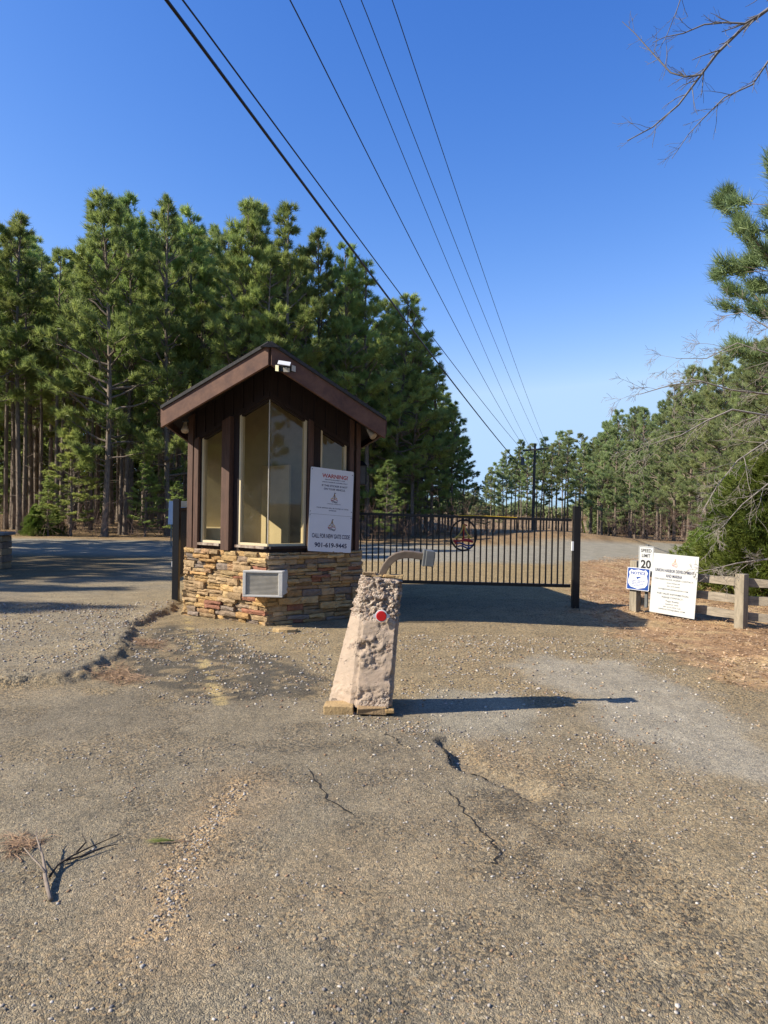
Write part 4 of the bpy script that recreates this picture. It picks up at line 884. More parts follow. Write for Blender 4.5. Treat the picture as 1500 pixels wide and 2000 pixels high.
# sign beyond the road at the left
p0 = AT(328, 1024, 27); p1 = AT(350, 1025, 27); p2 = AT(330, 978, 27); p1 = p0+(p1-p0).normalized()*0.66
bd = Board(p0, p1, p2); o = thing('roadside_sign', 'white sign with dark lettering across the road left of the hut', 'sign', (bd.p(0.5, 0).x, 27.0, 0)); part('panel', bd.panel(0.01), M['sign_white'], o)
mb = MB(); bd.text(mb, 'DEVE', 0.60, 0.62, 0.5, 0.085, 0.03); bd.text(mb, 'RO', 0.80, 0.49, 0.2, 0.06, 0.02); bd.text(mb, 'MA', 0.80, 0.38, 0.2, 0.06, 0.02); bd.text(mb, 'WOOD', 0.66, 0.27, 0.4, 0.06, 0.02); bd.text(mb, 'BOAT', 0.52, 0.165, 0.4, 0.06, 0.02); bd.text(mb, 'PICN', 0.60, 0.055, 0.4, 0.06, 0.02); part('lettering', mb, M['ink_blue'], o)
logo(bd, 0.42, 0.84, 0.12, 0.05, o, ('ink_blue',)*4, 0.002)
for fx in (0.15, 0.95):
    mb = MB(); b0 = bd.p(fx, 0.6, -0.04); mb.tube([Vector((b0.x, b0.y, -0.1)), b0], 0.03, 8); part('post', mb, M['weathered_post'], o)
# shaded stone gate pier at the far left edge
pp = AT(2, 1080, 17.5); pz = H1(pp.x, pp.y)
pier = thing('gate_pier', 'shaded stone block pier with a dark cap at the far left edge', 'pier', (pp.x, pp.y, pz))
mb = MB()
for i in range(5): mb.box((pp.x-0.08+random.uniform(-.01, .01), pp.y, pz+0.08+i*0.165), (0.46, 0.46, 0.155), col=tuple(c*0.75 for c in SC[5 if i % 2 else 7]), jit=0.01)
part('shaft', mb, M['stone'], pier, bevel=0.01)
mb = MB(); mb.box((pp.x-0.06, pp.y, pz+0.86), (0.56, 0.56, 0.07)); part('cap', mb, M['grey_metal'], pier, bevel=0.01)
# ------------------------------------------------------------------ utility pole and wires
PY = 62.0; pt = AT(1045, 866, PY); pbz = H1(pt.x, PY)
up_ = thing('utility_pole', 'dark wooden utility pole with a crossarm beyond the gate', 'utility pole', (pt.x, PY, pbz))
mb = MB(); foot = Vector((AT(1040, 1050, PY).x, PY, pbz-0.3)); mb.tube([foot, foot.lerp(pt, 0.5), pt], [0.15, 0.13, 0.10], 10); part('pole', mb, M['pole_wood'], up_)
mb = MB(); ca = AT(1021, 880, PY-0.1); cb_ = AT(1071, 876, PY-0.1); mb.tube([ca, cb_], 0.10, 4, sq=True); part('crossarm', mb, M['pole_wood'], up_)
mb = MB()
for a_ in (-0.7, 0.7): mb.tube([Vector((pt.x, PY-0.14, ca.z-0.6)), Vector((pt.x+a_, PY-0.14, ca.z))], 0.02, 4)
part('brace', mb, M['grey_metal'], up_)
ins = []
for px in (1023, 1034, 1057, 1069):
    q = AT(px, 872, PY-0.1); mb = MB(); mb.tube([q-UP*0.15, q, q+UP*0.05], [0.03, 0.05, 0.03], 8); part('insulator', mb, M['grey_metal'], up_)
    ins.append(q)
mb = MB(); q = AT(1021, 893, PY-0.2); mb.tube([q, q-UP*0.7], 0.16, 10); part('transformer', mb, M['grey_metal'], up_)
def wire(pts, zA, end, r, label, name='power_line'):
    # pts: pixel at the top of the photo; the wire is a catenary from there to the pole and on behind the camera
    a = ray(*pts); tA = zA/a.z; A = Vector((a.x*tA, a.y*tA, EYE+zA)); B = Vector(end); d = B-A; P = []
    lo = -0.8
    for i in range(61):
        s_ = lo+(1-lo)*i/60; p = A+d*s_
        p.z -= SAG*(s_)*(1-s_)*4*0.5 if s_ >= 0 else -SAG*0.5*4*s_*(s_-1)*0-0; P.append(p)
    P = [p for p in P]
    mb = MB(); mb.tube(P, r, 5, cap=False); o = part(name, mb, M['cable']); setp(o, label, 'power line', 'power lines overhead'); return o
SAG = 0.55
wire((318, -10), 6.3, AT(1034, 930, PY-4), 0.026, 'thick black cable, leftmost and lowest of the overhead lines')
wire((350, -10), 6.6, AT(1030, 890, PY-1), 0.014, 'thinner black cable running just right of the thick leftmost one')
SAG = 0.9
wire((562, -10), 8.3, ins[0], 0.012, 'overhead power line third from the left')
wire((660, -10), 8.8, ins[1], 0.009, 'overhead power line fourth from the left')
wire((702, -10), 8.8, ins[2], 0.009, 'overhead power line second from the right')
wire((763, -10), 8.8, ins[3], 0.009, 'overhead power line farthest to the right')
mb = MB(); g0 = AT(1146, 1058, 40); mb.tube([g0, AT(1137, 1018, 41)], 0.045, 8); o = part('guy_guard', mb, M['yellow_plastic']); setp(o, 'yellow plastic guy wire guard standing behind the gate post', 'guy guard')
# ------------------------------------------------------------------ fallen stick and pine sprig
sk = G(97, 1757); so_ = thing('fallen_stick', 'bare forked grey stick lying on the drive at lower left', 'stick', tuple(sk))
def SP(px, py, h): r = ray(px, py); t_ = (h-EYE)/r.z; return Vector((r.x*t_, r.y*t_, h))
mb = MB(); P = [SP(99, 1757, 0.012), SP(93, 1735, 0.02), SP(88, 1712, 0.035), SP(88, 1700, 0.04), SP(83, 1670, 0.06), SP(76, 1650, 0.075), SP(69, 1627, 0.09)]
mb.tube(P, [0.010, 0.0095, 0.009, 0.008, 0.0048, 0.004, 0.0025], 8); M['stick'] = simple('dry_stick', (0.25, 0.20, 0.155), 0.9, nscale=30, var=0.4, bmp=0.3); part('stem', mb, M['stick'], so_, smooth=True)
mb = MB(); mb.tube([SP(88, 1704, 0.045), SP(78, 1690, 0.05), SP(62, 1674, 0.06), SP(47, 1656, 0.07)], [0.005, 0.004, 0.003, 0.0025], 6); part('twig', mb, M['stick'], so_, smooth=True)
mb = MB()
for k in range(12):
    a = random.uniform(0, 1); q = P[4].lerp(P[6], a); mb.tube([q, q+Vector((random.uniform(-.05, .03), random.uniform(-0.02, .08), random.uniform(0, 0.03)))], [0.0016, 0.0008], 4)
part('twiglets', mb, M['stick'], so_)
mb = MB()  # thin dark forked tubes laid flat to the right of the stem
for q0 in ([(97, 1712, .02), (112, 1690, .02), (140, 1672, .02), (175, 1655, .02), (205, 1642, .02), (236, 1628, .02)], [(120, 1682, .015), (160, 1672, .015), (200, 1655, .015), (232, 1648, .015)], [(150, 1664, .02), (168, 1645, .03), (160, 1628, .03)]):
    mb.tube([SP(*p) for p in q0], list(np.linspace(0.006, 0.0016, len(q0))), 6)
part('dark_fork', mb, simple('dark_fork', (0.04, 0.03, 0.022), 0.9, bmp=0), so_, smooth=True, label='dark forked line lying to the right of the pale stem')
s0 = G(283, 1649); s1 = G(372, 1644); sg = thing('pine_sprig', 'green pine sprig lying on the drive near the pale gravel seam', 'sprig', tuple(s1))
mb = MB(); mb.tube([s1+UP*0.006+H1(s1.x, s1.y)*UP, s1.lerp(s0, 0.5)+UP*0.012], [0.002, 0.0025], 5); part('stem', mb, M['twig'], sg)
mb = MB(); c0 = s1.lerp(s0, 0.35); dd = (s0-s1).normalized()
for k in range(90):
    q = c0.lerp(s0, random.uniform(0, 0.45))+UP*0.012; e = q+dd*random.uniform(0.05, 0.11)+Vector((0, random.gauss(0, 0.014), abs(random.gauss(0, 0.01)))); w_ = Vector((0, 0.0012, 0.0005)); mb.add([q-w_, q+w_, e], [(0, 1, 2)])
part('needles', mb, M['needles'], sg)
# ------------------------------------------------------------------ trees
def tubes_np(segs, n=5):
    """segs: list of (points, radii) -> V,F quads"""
    V = []; Fq = []; base_ = 0
    for P, R in segs:
        P = np.asarray(P, float); R = np.asarray(R, float); T = np.gradient(P, axis=0); T /= np.linalg.norm(T, axis=1)[:, None]+1e-9
        ref = np.array([0.31, 0.77, 0.55]) if abs(T[0, 2]) > 0.9 else np.array([0, 0, 1.0])
        A = np.cross(T, ref); A /= np.linalg.norm(A, axis=1)[:, None]+1e-9; B = np.cross(T, A)
        w = 2*PI*np.arange(n)/n; ringv = P[:, None]+R[:, None, None]*(A[:, None]*np.cos(w)[None, :, None]+B[:, None]*np.sin(w)[None, :, None])
        V.append(ringv.reshape(-1, 3)); m_ = len(P); i = np.arange(m_-1)[:, None]*n; k = np.arange(n)[None]; k2 = (k+1) % n
        Fq.append((np.stack([i+k, i+k2, i+n+k2, i+n+k], -1)+base_).reshape(-1, 4)); base_ += m_*n
    return np.concatenate(V), np.concatenate(Fq)
def needles_np(rs, Cn, Dn, k, ln, w, spread):
    n = len(Cn); d = Dn[:, None, :]*1.0+rs.normal(0, spread, (n, k, 3)); d /= np.linalg.norm(d, axis=2)[..., None]
    L_ = rs.uniform(0.65, 1.1, (n, k, 1))*ln; s = np.cross(d, rs.normal(0, 1, (n, k, 3))); s /= np.linalg.norm(s, axis=2)[..., None]
    c = Cn[:, None, :]+rs.normal(0, ln*0.12, (n, k, 3)); V = np.stack([c-s*w, c+s*w, c+d*L_], 2).reshape(-1, 3)
    return V, np.arange(len(V)).reshape(-1, 3)
def make_pine(seed, H=16.0, cb=0.35, R=2.8, nb=58, tufts=2000, k=18, ln=0.32, w=0.0155, lean=0.3, r0=0.125, dead=14, low=None):
    rs = np.random.RandomState(seed); nz = 15; zt = np.linspace(0, H, nz); ph = rs.uniform(0, 6.28, 2)
    tx = lean*np.sin(zt/H*2.2+ph[0])*zt/H; ty = lean*np.sin(zt/H*2.0+ph[1])*zt/H
    tr = r0*(1-zt/H)**0.75+0.018; tr[0] *= 1.25
    TP = np.stack([tx-tx[0], ty-ty[0], zt], 1); segs = [(TP, tr)]
    at_ = lambda z: np.array([np.interp(z, zt, TP[:, 0]), np.interp(z, zt, TP[:, 1]), z])
    Cc, Dd = [], []
    per = max(4, tufts//nb)
    for i in range(nb):
        t_ = (i+rs.uniform(0, 1))/nb; z = H*(cb+(1-cb)*t_); az = rs.uniform(0, 6.28)+i*2.4
        prof = (0.35+0.65*min(1, t_/0.25))*(1-t_)**0.62+0.10
        if low and t_ < 0.3: prof *= low
        L_ = R*prof*rs.uniform(0.55, 1.25); el = math.radians(rs.uniform(-8, 20)+55*t_)
        h = np.array([math.cos(az), math.sin(az), 0]); s = np.linspace(0, 1, 6)
        rise = L_*(s*math.sin(el)*0.8+0.22*s**2); P = at_(z)+h[None]*(L_*math.cos(el)*s)[:, None]; P[:, 2] += rise
        P[1:-1] += rs.normal(0, 0.03*L_, (4, 3)); rb = 0.018+0.014*L_
        segs.append((P, rb*(1-s)**0.8+0.006))
        perb = max(3, int(per*(0.35+L_/R)*rs.uniform(0.6, 1.3)))
        ns = 6; twd = []
        for q in range(ns):
            f = rs.uniform(0.3, 0.95); o = np.array([np.interp(f, s, P[:, c]) for c in range(3)])
            sd_ = np.array([-h[1], h[0], 0])*rs.choice([-1, 1]); dv = h*rs.uniform(0.3, 0.9)+sd_*rs.uniform(0.4, 1.0)+np.array([0, 0, rs.uniform(0.1, 0.7)]); dv /= np.linalg.norm(dv)
            lt_ = L_*rs.uniform(0.18, 0.42)*(1.25-f)+0.18; E = o+dv*lt_; twd.append((o, E, dv)); segs.append((np.stack([o, o+dv*lt_*0.5, E]), np.array([0.012, 0.009, 0.005])))
        for q in range(perb):
            if rs.rand() < 0.28: f = rs.uniform(0.55, 1.0)**0.7; o = np.array([np.interp(f, s, P[:, c]) for c in range(3)]); dv = P[-1]-P[-2]; dv = dv/np.linalg.norm(dv)
            else: o0, E, dv = twd[rs.randint(ns)]; f = rs.uniform(0.7, 1.12); o = o0+(E-o0)*f
            Cc.append(o+rs.normal(0, 0.05, 3)); Dd.append(dv*0.8+np.array([0, 0, 0.55]))
    for i in range(dead):
        z = H*rs.uniform(0.10, cb+0.1); az = rs.uniform(0, 6.28); L_ = rs.uniform(0.3, 1.6); h = np.array([math.cos(az), math.sin(az), rs.uniform(-0.3, 0.3)])
        p = at_(z); segs.append((np.stack([p, p+h*L_*0.5+rs.normal(0, 0.06, 3), p+h*L_+rs.normal(0, 0.12, 3)]), np.array([0.016, 0.011, 0.005])))
    V1, F1 = tubes_np(segs, 5)
    Vb, Fb = tubes_np([(TP, tr)], 9)
    Cc = np.array(Cc); Dd = np.array(Dd); V2, F2 = needles_np(rs, Cc, Dd, k, ln, w, 0.62)
    m1 = mesh_np('trunk', np.concatenate([Vb, V1[15*5:]]) if True else V1, np.concatenate([Fb, F1[14*5:]-15*5+len(Vb)]), 4); m1.materials.append(M['bark'])
    m1.polygons.foreach_set('use_smooth', np.ones(len(m1.polygons), bool))
    m2 = mesh_np('crown', V2, F2, 3); m2.materials.append(M['needles']); return m1, m2, H
PV = [make_pine(1, 16, 0.20, 3.3, 64, 2700, lean=0.5), make_pine(2, 16, 0.36, 2.5, 50, 1750), make_pine(3, 16, 0.42, 2.3, 46, 1500), make_pine(4, 16, 0.28, 2.9, 56, 2100, lean=0.7),
      make_pine(5, 16, 0.50, 2.1, 38, 1150, dead=26), make_pine(6, 16, 0.56, 2.0, 34, 1000, dead=30), make_pine(7, 16, 0.12, 2.9, 70, 2700), make_pine(8, 16, 0.62, 1.9, 30, 850, dead=26)]
FARCROWN = []
for m1, m2, h in PV:
    c = m2.copy(); c.materials.clear(); c.materials.append(M['needles_hazed']); FARCROWN.append(c)
NT = [0]
def tree(x, y, h, v, label, group, wide=1.0, far=False, z=None, rot=None, name='pine_tree', cat='pine tree'):
    m1, m2, H0 = PV[v]; r = bpy.data.objects.new(name, None); COL.objects.link(r); z = H1(x, y) if z is None else z
    r.location = (x, y, z-0.05); s = h/H0; r.scale = (s*wide, s*wide, s); r.rotation_euler = (0, 0, random.uniform(0, 6.28) if rot is None else rot)
    setp(r, label, cat, group)
    for nm, mm in (('trunk', m1), ('crown', FARCROWN[v] if far else m2)):
        c = bpy.data.objects.new(nm, mm); COL.objects.link(c); c.parent = r
    NT[0] += 1; return r
def treepx(px, topy, d, v, label, group, **kw):
    p = AT(px, topy, d); z = H1(p.x, d); return tree(p.x, d, p.z-z, v, label, group, z=z, **kw)
GL = 'pines at the front of the left forest'
FRONT = [(-40, 440, 34, 1, 1.0, 'front pine cut by the left edge of the photo'), (45, 425, 35, 2, 1.0, 'slim dark pine second from the left edge, crown high up'), (118, 500, 37, 4, 0.9, 'short thin pine in the dip left of the tallest crown'),
         (212, 400, 33.5, 0, 1.1, 'broad bright green pine left of the hut with limbs reaching low'), (262, 383, 36, 3, 1.0, 'tallest pine of the left forest, just right of the broad bright one'), (335, 402, 35, 6, 0.95, 'full pine above the left eave of the hut'),
         (388, 425, 38, 1, 1.0, 'pine behind the left slope of the hut roof'), (452, 405, 36, 3, 1.0, 'pale green pine rising left of the hut roof peak'), (515, 412, 37, 0, 0.9, 'pine directly above the roof peak'),
         (572, 425, 36, 1, 1.05, 'pine just right of the roof peak'), (628, 450, 37, 3, 0.95, 'pine crossed by the thick black cable'), (680, 485, 37, 6, 0.9, 'leafy pine above the middle of the right roof slope'),
         (725, 530, 38, 1, 1.15, 'pine above the right roof slope where the row steps down'), (770, 585, 39, 3, 1.15, 'dark pine above the right eave of the hut'), (812, 655, 39, 0, 1.15, 'dark pine right of the hut eave'),
         (848, 725, 40, 6, 1.25, 'dark bushy pine behind the left half of the gate'), (888, 790, 41, 6, 1.4, 'low dark pine with a drooping limb at the right end of the left forest')]
for px, ty, d, v, wd, lb in FRONT: treepx(px, ty, d, v, lb, GL, wide=wd)
env = lambda px: np.interp(px, [-300, 0, 60, 120, 230, 400, 540, 650, 720, 800, 860, 910], [430, 430, 420, 500, 400, 420, 425, 480, 540, 640, 760, 880])
LB2 = ['pine deep in the forest beyond the left edge of the photo', 'slender pine deep in the shaded forest behind the leftmost front pines', 'slender pine deep in the shade behind the broad bright green pine',
       'slender pine deep in the forest between the tallest pine and the hut', 'pine deep in the forest hidden behind the hut roof left slope', 'pine deep in the forest above the hut roof right slope', 'pine deep in the forest behind the hut right eave', 'dark pine deep in the forest behind the left half of the gate']
k = 0
while k < 135:
    px = random.uniform(-260, 870); d = 35+34*random.random()**1.1
    if px > 640 and d < 39: continue
    ty = env(px)+random.uniform(25, 150)
    treepx(px, ty, d, random.choice([1, 2, 4, 4, 5, 5, 7]), LB2[int(np.searchsorted([0, 110, 230, 370, 520, 640, 760], px))], 'pines deep in the left forest', wide=random.uniform(0.85, 1.1)); k += 1
# small understory pines at the wood edge
for px, ty, d, v, lb in ((140, 830, 33.5, 6, 'young bright pine low at the left forest edge'), (345, 940, 33, 6, 'small low pine behind the white roadside sign'), (285, 900, 34, 6, 'young pine at the forest edge left of the hut'), (95, 930, 33, 6, 'small dark young pine near the left edge of the photo'), (755, 900, 33, 6, 'young pine behind the gate next to the hut lantern')):
    treepx(px, ty, d, v, lb, 'young pines at the forest edge', wide=1.6)
for px, ty, d, v in ((700, 560, 44, 3), (745, 590, 45, 0), (790, 660, 47, 3), (825, 700, 48, 0), (862, 760, 50, 6), (880, 800, 52, 3), (905, 860, 47, 6), (780, 720, 43, 6), (835, 780, 44, 6), (730, 640, 43, 6)):
    treepx(px, ty, d, v, 'dark pine filling the row deep behind the left half of the gate', 'pines behind the gate end of the left forest', wide=1.2)
# right side
for i, (px, ty, d, v) in enumerate([(968, 905, 76, 4), (990, 880, 74, 4), (1015, 862, 72, 5), (1042, 868, 76, 4), (1065, 855, 73, 5), (1090, 845, 71, 4), (1112, 842, 74, 5), (1135, 850, 72, 4), (1158, 872, 74, 5), (1000, 895, 84, 5), (1100, 870, 84, 4), (1140, 880, 85, 5), (1050, 880, 86, 4), (1175, 860, 70, 4), (950, 930, 84, 6), (930, 945, 90, 6), (975, 950, 95, 6), (1020, 900, 95, 4), (1075, 890, 96, 4), (1125, 890, 96, 4), (960, 915, 70, 2), (985, 900, 68, 1), (1008, 885, 80, 2), (1030, 880, 70, 2), (1058, 878, 68, 1), (1082, 868, 70, 2), (1105, 860, 68, 1), (1130, 868, 66, 3), (1155, 858, 66, 1), (1172, 850, 62, 2)]):
    treepx(px, ty, d, v, 'distant pine with a bare straight trunk beyond the utility pole', 'distant pines beyond the gate', far=True, wide=1.15)
RT = [(1180, 825, 58, 0), (1207, 805, 54, 6), (1235, 798, 50, 0), (1262, 800, 47, 6), (1290, 785, 44, 0), (1322, 755, 40, 6), (1350, 722, 38, 0), (1385, 725, 35, 6), (1420, 700, 33, 0), (1458, 680, 31, 6), (1500, 670, 30, 0), (1545, 640, 28, 3)]
RL_ = ['right hand pine nearest the distant row', 'second pine of the right hand wood counting from the pole', 'third pine of the right hand wood counting from the pole', 'pine above the speed limit sign', 'full pine just right of the one above the speed limit sign', 'rounded pine above the right end of the big white board', 'bright pine behind the tips of the bare branches', 'pine rising behind the fence behind the bare branches', 'tall pine left of the big cut off one at the right', 'dense pine behind the middle of the bare branches', 'pine low at the right edge of the photo', 'pine mostly beyond the right edge']
for (px, ty, d, v), lb in zip(RT, RL_): treepx(px, ty, d, v, lb, 'pines of the right hand wood', far=True, wide=1.1)
for k in range(62):
    px = random.uniform(1165, 1750); d = 34+40*random.random(); f = np.interp(px, [1165, 1300, 1400, 1500, 1750], [838, 785, 735, 690, 630])
    if d < 62-(px-1165)*0.09: d += 22
    treepx(px, f+random.uniform(0, 60), d, random.choice([1, 2, 4, 5, 3]), 'pine inside the right hand wood, partly hidden by others', 'pines inside the right hand wood', far=True)
# trees out of the picture that cast the shade on the left drive and show in the glass
SH = [(-27, 5.2, 14.5), (-25, 7.2, 14.5), (-28, 9.0, 16.5), (-25.5, 11.5, 15.5), (-23, 14, 15), (-24, 16.5, 16), (-21, 18.5, 16), (-24, 20.5, 17), (-20, 22.5, 16), (-23, 25, 17), (-19, 27, 16), (-31, 12, 17), (-30, 18, 18), (-28, 23, 18), (-37, 10, 16), (-40, 15, 17)]
for i, (x, y, h) in enumerate(SH): tree(x, y, h, (0, 6, 3, 1)[i % 4], 'pine standing beyond the left edge of the photo', 'pines beyond the left edge')
for i, (x, y, h) in enumerate([(-42, 2, 13), (-46, 7, 15), (-44, -4, 14), (-48, 1, 16), (-40, 5.5, 14), (-52, 4, 17), (-50, -3, 16), (-45, -9, 15), (-55, 9, 17), (-50, 12, 17), (9, -14, 12), (13, -14, 13), (17, -10, 13), (22, -18, 16), (25, -22, 16), (15, -24, 16), (30, -24, 17), (34, -18, 17), (10, -28, 16), (14, -9, 13), (19, -4, 14), (23, -12, 15), (16, -16, 14), (11, -20, 13), (27, -6, 15), (20, -20, 15), (6, -24, 14), (30, -14, 16)]):
    tree(x, y, h, (0, 6, 3, 1)[i % 4], 'pine standing behind the camera position', 'pines behind the viewpoint')
# far wood line beyond the lake, one mass
rs = np.random.RandomState(5); Cn = []; 
for k in range(9000):
    a = rs.uniform(-0.9, 0.9); d = rs.uniform(150, 190); h = rs.uniform(0, 1)**0.8*(2.6+2.4*math.sin(a*23)*0.5+1.2*math.sin(a*71)); Cn.append((d*math.sin(a), d*math.cos(a), max(0, h)))
Cn = np.array(Cn); V2, F2 = needles_np(rs, Cn, np.tile([0, 0, 0.6], (len(Cn), 1)), 12, 1.3, 0.28, 0.8); mm = mesh_np('far_wood', V2, F2, 3); mm.materials.append(M['needles_hazed'])
o = bpy.data.objects.new('left_wood', None) if False else None
def woodmass(name, label, n, fx, seed, m):
    rs = np.random.RandomState(seed); P = np.array([fx(rs) for _ in range(n)]); V2, F2 = needles_np(rs, P, np.tile([0, 0, 0.5], (n, 1)), 12, 0.75, 0.09, 0.8)
    me_ = mesh_np(name, V2, F2, 3); me_.materials.append(m); o_ = bpy.data.objects.new(name, me_); COL.objects.link(o_); return setp(o_, label, 'woodland', kind='stuff')
def fl_(rs):
    px = rs.uniform(-350, 820); d = rs.uniform(74, 84); r = ray(px, 1000); x_ = r.x/r.y*d; h = 1.75+(980-env(px)-150)*d/F; return (x_, d, rs.uniform(0, 1)**1.1*max(2, h*(0.75+0.25*math.sin(x_*0.9)*math.sin(x_*0.37))))
def fr_(rs):
    px = rs.uniform(1150, 1900); d = rs.uniform(80, 90); r = ray(px, 1000); x_ = r.x/r.y*d; h = 9.5+(px-1150)*0.012; return (x_, d, -1+rs.uniform(0, 1)*h*(0.8+0.2*math.sin(x_*0.8)))
woodmass('deep_wood', 'dark mass of pines filling the gaps deep behind the left forest', 26000, fl_, 3, M['needles']); woodmass('rear_wood', 'mass of pines behind the viewpoint', 22000, lambda rs: (rs.uniform(8, 52), rs.uniform(-34, -26)+rs.uniform(0, 1)*4, rs.uniform(0, 1)*rs.uniform(9, 13)), 6, M['needles'])
woodmass('rear_wood', 'mass of pines far off to the left of the viewpoint', 9000, lambda rs: (rs.uniform(-64, -58), rs.uniform(-30, 26), rs.uniform(0, 1)*rs.uniform(9, 13)), 7, M['needles'])
woodmass('deep_wood', 'green mass of pines deep behind the right hand wood', 16000, fr_, 4, M['needles_hazed'])
o = bpy.data.objects.new('far_wood', mm); COL.objects.link(o); setp(o, 'low far off tree line on the horizon', 'woodland', kind='stuff')
# big near pine at the right edge
big_ = make_pine(33, 17.5, 0.10, 5.2, 110, 13000, k=18, ln=0.36, w=0.0095, lean=0.3, r0=0.22, dead=6, low=1.25); PV.append(big_); big_[1].materials.clear(); big_[1].materials.append(foliage('near_pine_needles', (0.13, 0.18, 0.075), (0.25, 0.30, 0.12), 0.45)); FARCROWN.append(big_[1])
bp = AT(1850, 1000, 19.0); tree(bp.x, 19.0, 19.5, 8, 'big near pine at the right edge with long tufted limbs against the sky', 'near trees at the right', rot=0.6)
treepx(1535, 590, 25, 0, 'full pine standing between the cut off near pine and the evergreen bushes', 'near trees at the right', wide=1.3, far=True); treepx(1600, 540, 23, 6, 'tall dense conifer just beyond the right edge of the photo', 'near trees at the right', wide=1.3, far=True)
# cedars / bushy evergreens
def make_cedar(seed, H, R, n=9000, ln=0.12, w=0.012):
    rs = np.random.RandomState(seed); z = H*rs.uniform(0, 1, n)**0.85; az = rs.uniform(0, 6.28, n); lob = 1+0.28*np.sin(az*3+z*4+seed)+0.2*np.sin(az*7-z*6)
    r = R*(1-z/H)**0.7*np.sqrt(rs.uniform(0.15, 1, n))*lob; Cn = np.stack([r*np.cos(az), r*np.sin(az), z+0.12], 1); D = np.stack([np.cos(az)*0.8, np.sin(az)*0.8, np.full(n, 0.6)], 1)
    V2, F2 = needles_np(rs, Cn, D, 9, ln, w, 0.5); m2 = mesh_np('crown', V2, F2, 3); m2.materials.append(M['cedar'])
    segs = [(np.array([[0, 0, 0], [0.03, 0, H*0.5], [0, 0.02, H*0.95]]), np.array([0.06, 0.04, 0.01]))]
    for i in range(30):
        zz = H*rs.uniform(0.08, 0.85); a = rs.uniform(0, 6.28); L_ = R*(1-zz/H)**0.7*0.9; segs.append((np.array([[0, 0, zz], [L_*0.5*math.cos(a), L_*0.5*math.sin(a), zz+0.15*L_], [L_*math.cos(a), L_*math.sin(a), zz+0.45*L_]]), np.array([0.018, 0.012, 0.004])))
    V1, F1 = tubes_np(segs, 5); m1 = mesh_np('trunk', V1, F1, 4); m1.materials.append(M['bark']); return m1, m2, H
PV.append(make_cedar(2, 3.0, 1.3)); FARCROWN.append(PV[-1][1]); CED = len(PV)-1
for px, ty, d, lb in ((1470, 905, 15.5, 'bushy green evergreen behind the fence at the right edge'), (1530, 860, 14, 'dense evergreen cut by the right edge of the photo'), (1408, 985, 19, 'small green evergreen left of the bushy ones behind the fence')):
    treepx(px, ty, d, CED, lb, 'evergreen bushes behind the fence', name='evergreen_bush', cat='bush', wide=1.15)
for px, ty, d, lb in ((70, 985, 33, 'dark evergreen bush among trunks at the left forest edge'), (108, 995, 34, 'low evergreen bush just right of the other one at the left forest edge')):
    treepx(px, ty, d, CED, lb, 'evergreen bushes at the left forest edge', name='evergreen_bush', cat='bush')
# bare branching
def grow(rs, p, d, L_, r, depth, segs, droop=-0.05, kids=(3, 5), shrink=0.55, wob=0.16, minr=0.0012):
    n = 6; P = [p]; q = p.copy(); dv = d/np.linalg.norm(d)
    for i in range(n): dv = dv+rs.normal(0, wob, 3)*0.5+np.array([0, 0, droop]); dv /= np.linalg.norm(dv); q = q+dv*L_/n; P.append(q.copy())
    R = np.linspace(r, max(minr, r*0.4), n+1); segs.append((np.array(P), R))
    if depth == 0: return
    for i in range(rs.randint(*kids)+1):
        f = rs.uniform(0.25, 1.0); j = min(n-1, int(f*n)); o = P[j]; dd = (P[j+1]-P[j]); dd = dd/np.linalg.norm(dd); sd_ = np.cross(dd, rs.normal(0, 1, 3)); sd_ /= np.linalg.norm(sd_)
        grow(rs, o, dd*0.8+sd_*rs.uniform(0.4, 0.9), L_*shrink*rs.uniform(0.6, 1.2), max(minr, R[j]*0.55), depth-1, segs, droop, kids, shrink, wob, minr)
def bare(name, label, cat, base_, limbs, seed, m, group=None, depth=3, kids=(3, 5), minr=0.002, droop=-0.03, trunk=None, shrink=0.5):
    rs = np.random.RandomState(seed); o = thing(name, label, cat, tuple(base_), group)
    if trunk:
        V1, F1 = tubes_np([trunk], 10); mm = mesh_np('trunk', V1-np.array(base_), F1, 4); mm.materials.append(m); part('trunk', mm, None, o)
    for (P, r) in limbs:
        P = [np.array(p) for p in P]; segs = []; R = np.linspace(r, max(minr*1.5, r*0.25), len(P)); segs.append((np.array(P), R))
        for i in range(1, len(P)):
            for q in range(rs.randint(1, 3)+1):
                f = rs.uniform(0, 1); pp_ = P[i-1]*(1-f)+P[i]*f; dd = P[i]-P[i-1]; Ls = np.linalg.norm(dd)*rs.uniform(0.6, 1.3); dd = dd/np.linalg.norm(dd); sd_ = np.cross(dd, rs.normal(0, 1, 3)); sd_ /= np.linalg.norm(sd_)
                grow(rs, pp_, dd*0.8+sd_*rs.uniform(0.3, 0.9), Ls, R[i]*0.55, depth-1, segs, droop, kids, shrink, 0.2, minr)
        V1, F1 = tubes_np(segs, 4); mm = mesh_np('branch', V1-np.array(base_), F1, 4); mm.materials.append(m); part('branch', mm, None, o)
    return o
def pxl(L_, d0, d1): return [tuple(AT(x_, y_, d0+(d1-d0)*i/(len(L_)-1))) for i, (x_, y_) in enumerate(L_)]
bt = G(1660, 1170)
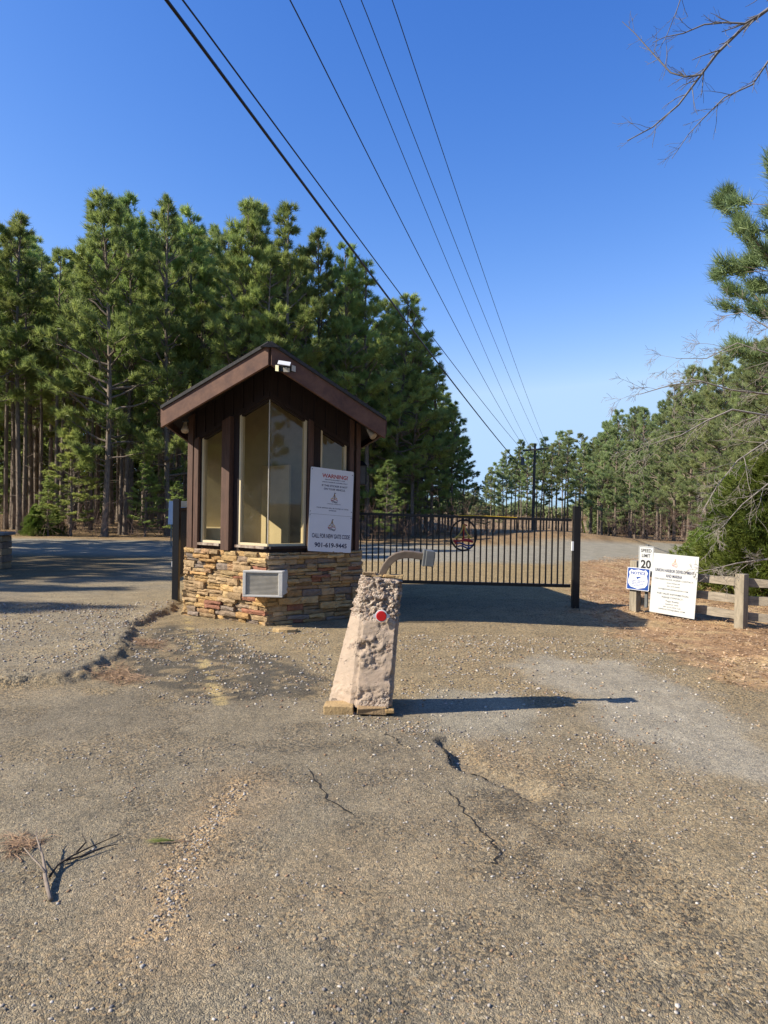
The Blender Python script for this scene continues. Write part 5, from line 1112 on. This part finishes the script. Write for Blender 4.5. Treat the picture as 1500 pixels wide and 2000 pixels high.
bare('bare_tree', 'leafless grey branched tree reaching in from the right edge above the fence', 'bare tree', (6.9, 11.0, 0),
     [(pxl([(1560, 850), (1500, 812), (1430, 800), (1380, 822), (1330, 850), (1270, 868)], 10.8, 10.0), 0.021), (pxl([(1580, 760), (1500, 770), (1430, 762), (1370, 745), (1310, 752), (1250, 770)], 11.0, 10.6), 0.019),
      (pxl([(1570, 880), (1500, 860), (1440, 900), (1400, 950), (1372, 1000)], 10.8, 9.6), 0.017), (pxl([(1580, 960), (1500, 945), (1450, 985), (1410, 1030), (1375, 1050)], 10.6, 9.8), 0.015), (pxl([(1580, 700), (1500, 690), (1440, 670), (1380, 700), (1320, 700)], 11.2, 11.2), 0.015),
      (pxl([(1570, 1100), (1500, 1092), (1440, 1100), (1390, 1112), (1360, 1118)], 10.2, 10.0), 0.016), (pxl([(1560, 620), (1500, 640), (1450, 610), (1400, 620)], 11.2, 11.6), 0.014)], 4, M['pale_bark'], depth=3, kids=(3, 5), minr=0.0020, trunk=(np.array([(6.9, 11.0, -0.1), (6.95, 11.0, 1.2), (6.85, 11.1, 2.6), (7.0, 11.2, 4.2), (6.9, 11.2, 5.5)]), np.array([0.10, 0.09, 0.075, 0.055, 0.02])))
# branch tips hanging into the top right corner from a near tree
bare('overhanging_tree', 'thin leafless branch tips hanging into the sky at the top right', 'bare tree', (4.6, 5.2, 0),
     [(pxl([(1600, -30), (1500, 18), (1450, 55), (1400, 105), (1368, 148), (1325, 205), (1275, 248), (1225, 275)], 5.2, 5.6), 0.016), (pxl([(1498, 20), (1455, 46), (1415, 44), (1375, 48), (1335, 65), (1300, 72), (1275, 83)], 5.2, 5.4), 0.010),
      (pxl([(1372, 145), (1340, 150), (1310, 142), (1285, 115), (1262, 90), (1240, 65), (1215, 42)], 5.4, 5.7), 0.009), (pxl([(1560, 60), (1500, 120), (1470, 165), (1415, 190), (1370, 235), (1345, 262), (1312, 310)], 5.2, 5.6), 0.009), (pxl([(1335, -20), (1322, 20), (1300, 75), (1285, 100)], 5.3, 5.4), 0.004)],
     9, M['grey_twig'], depth=2, kids=(1, 3), minr=0.0011, droop=-0.01, shrink=0.45, trunk=(np.array([(4.6, 5.2, -0.1), (4.65, 5.2, 2.0), (4.55, 5.2, 4.0), (4.3, 5.2, 5.4), (3.6, 5.2, 6.2)]), np.array([0.13, 0.115, 0.09, 0.06, 0.02])))
# brush: tangled twigs on the forest floor
rs = np.random.RandomState(77); segs = []
for k in range(520):
    if k < 330: px = rs.uniform(-100, 960); d = rs.uniform(32.5, 40)
    else: px = rs.uniform(1180, 1560); d = np.interp(px, [1180, 1560], [44, 17])+rs.uniform(0, 6)
    p = AT(px, 1000, d); p = np.array([p.x, d, H1(p.x, d)]); L_ = rs.uniform(0.7, 2.0)
    grow(rs, p, np.array([rs.normal(0, 0.5), rs.normal(0, 0.5), 1.0]), L_, 0.011, 2, segs, -0.02, (2, 4), 0.55, 0.2, 0.004)
V1, F1 = tubes_np(segs, 3); mm = mesh_np('undergrowth', V1, F1, 4); mm.materials.append(M['twig']); o = bpy.data.objects.new('undergrowth', mm); COL.objects.link(o)
setp(o, 'leafless reddish brown brush tangled along the edges of the woods', 'undergrowth', kind='stuff')
print('trees', NT[0])
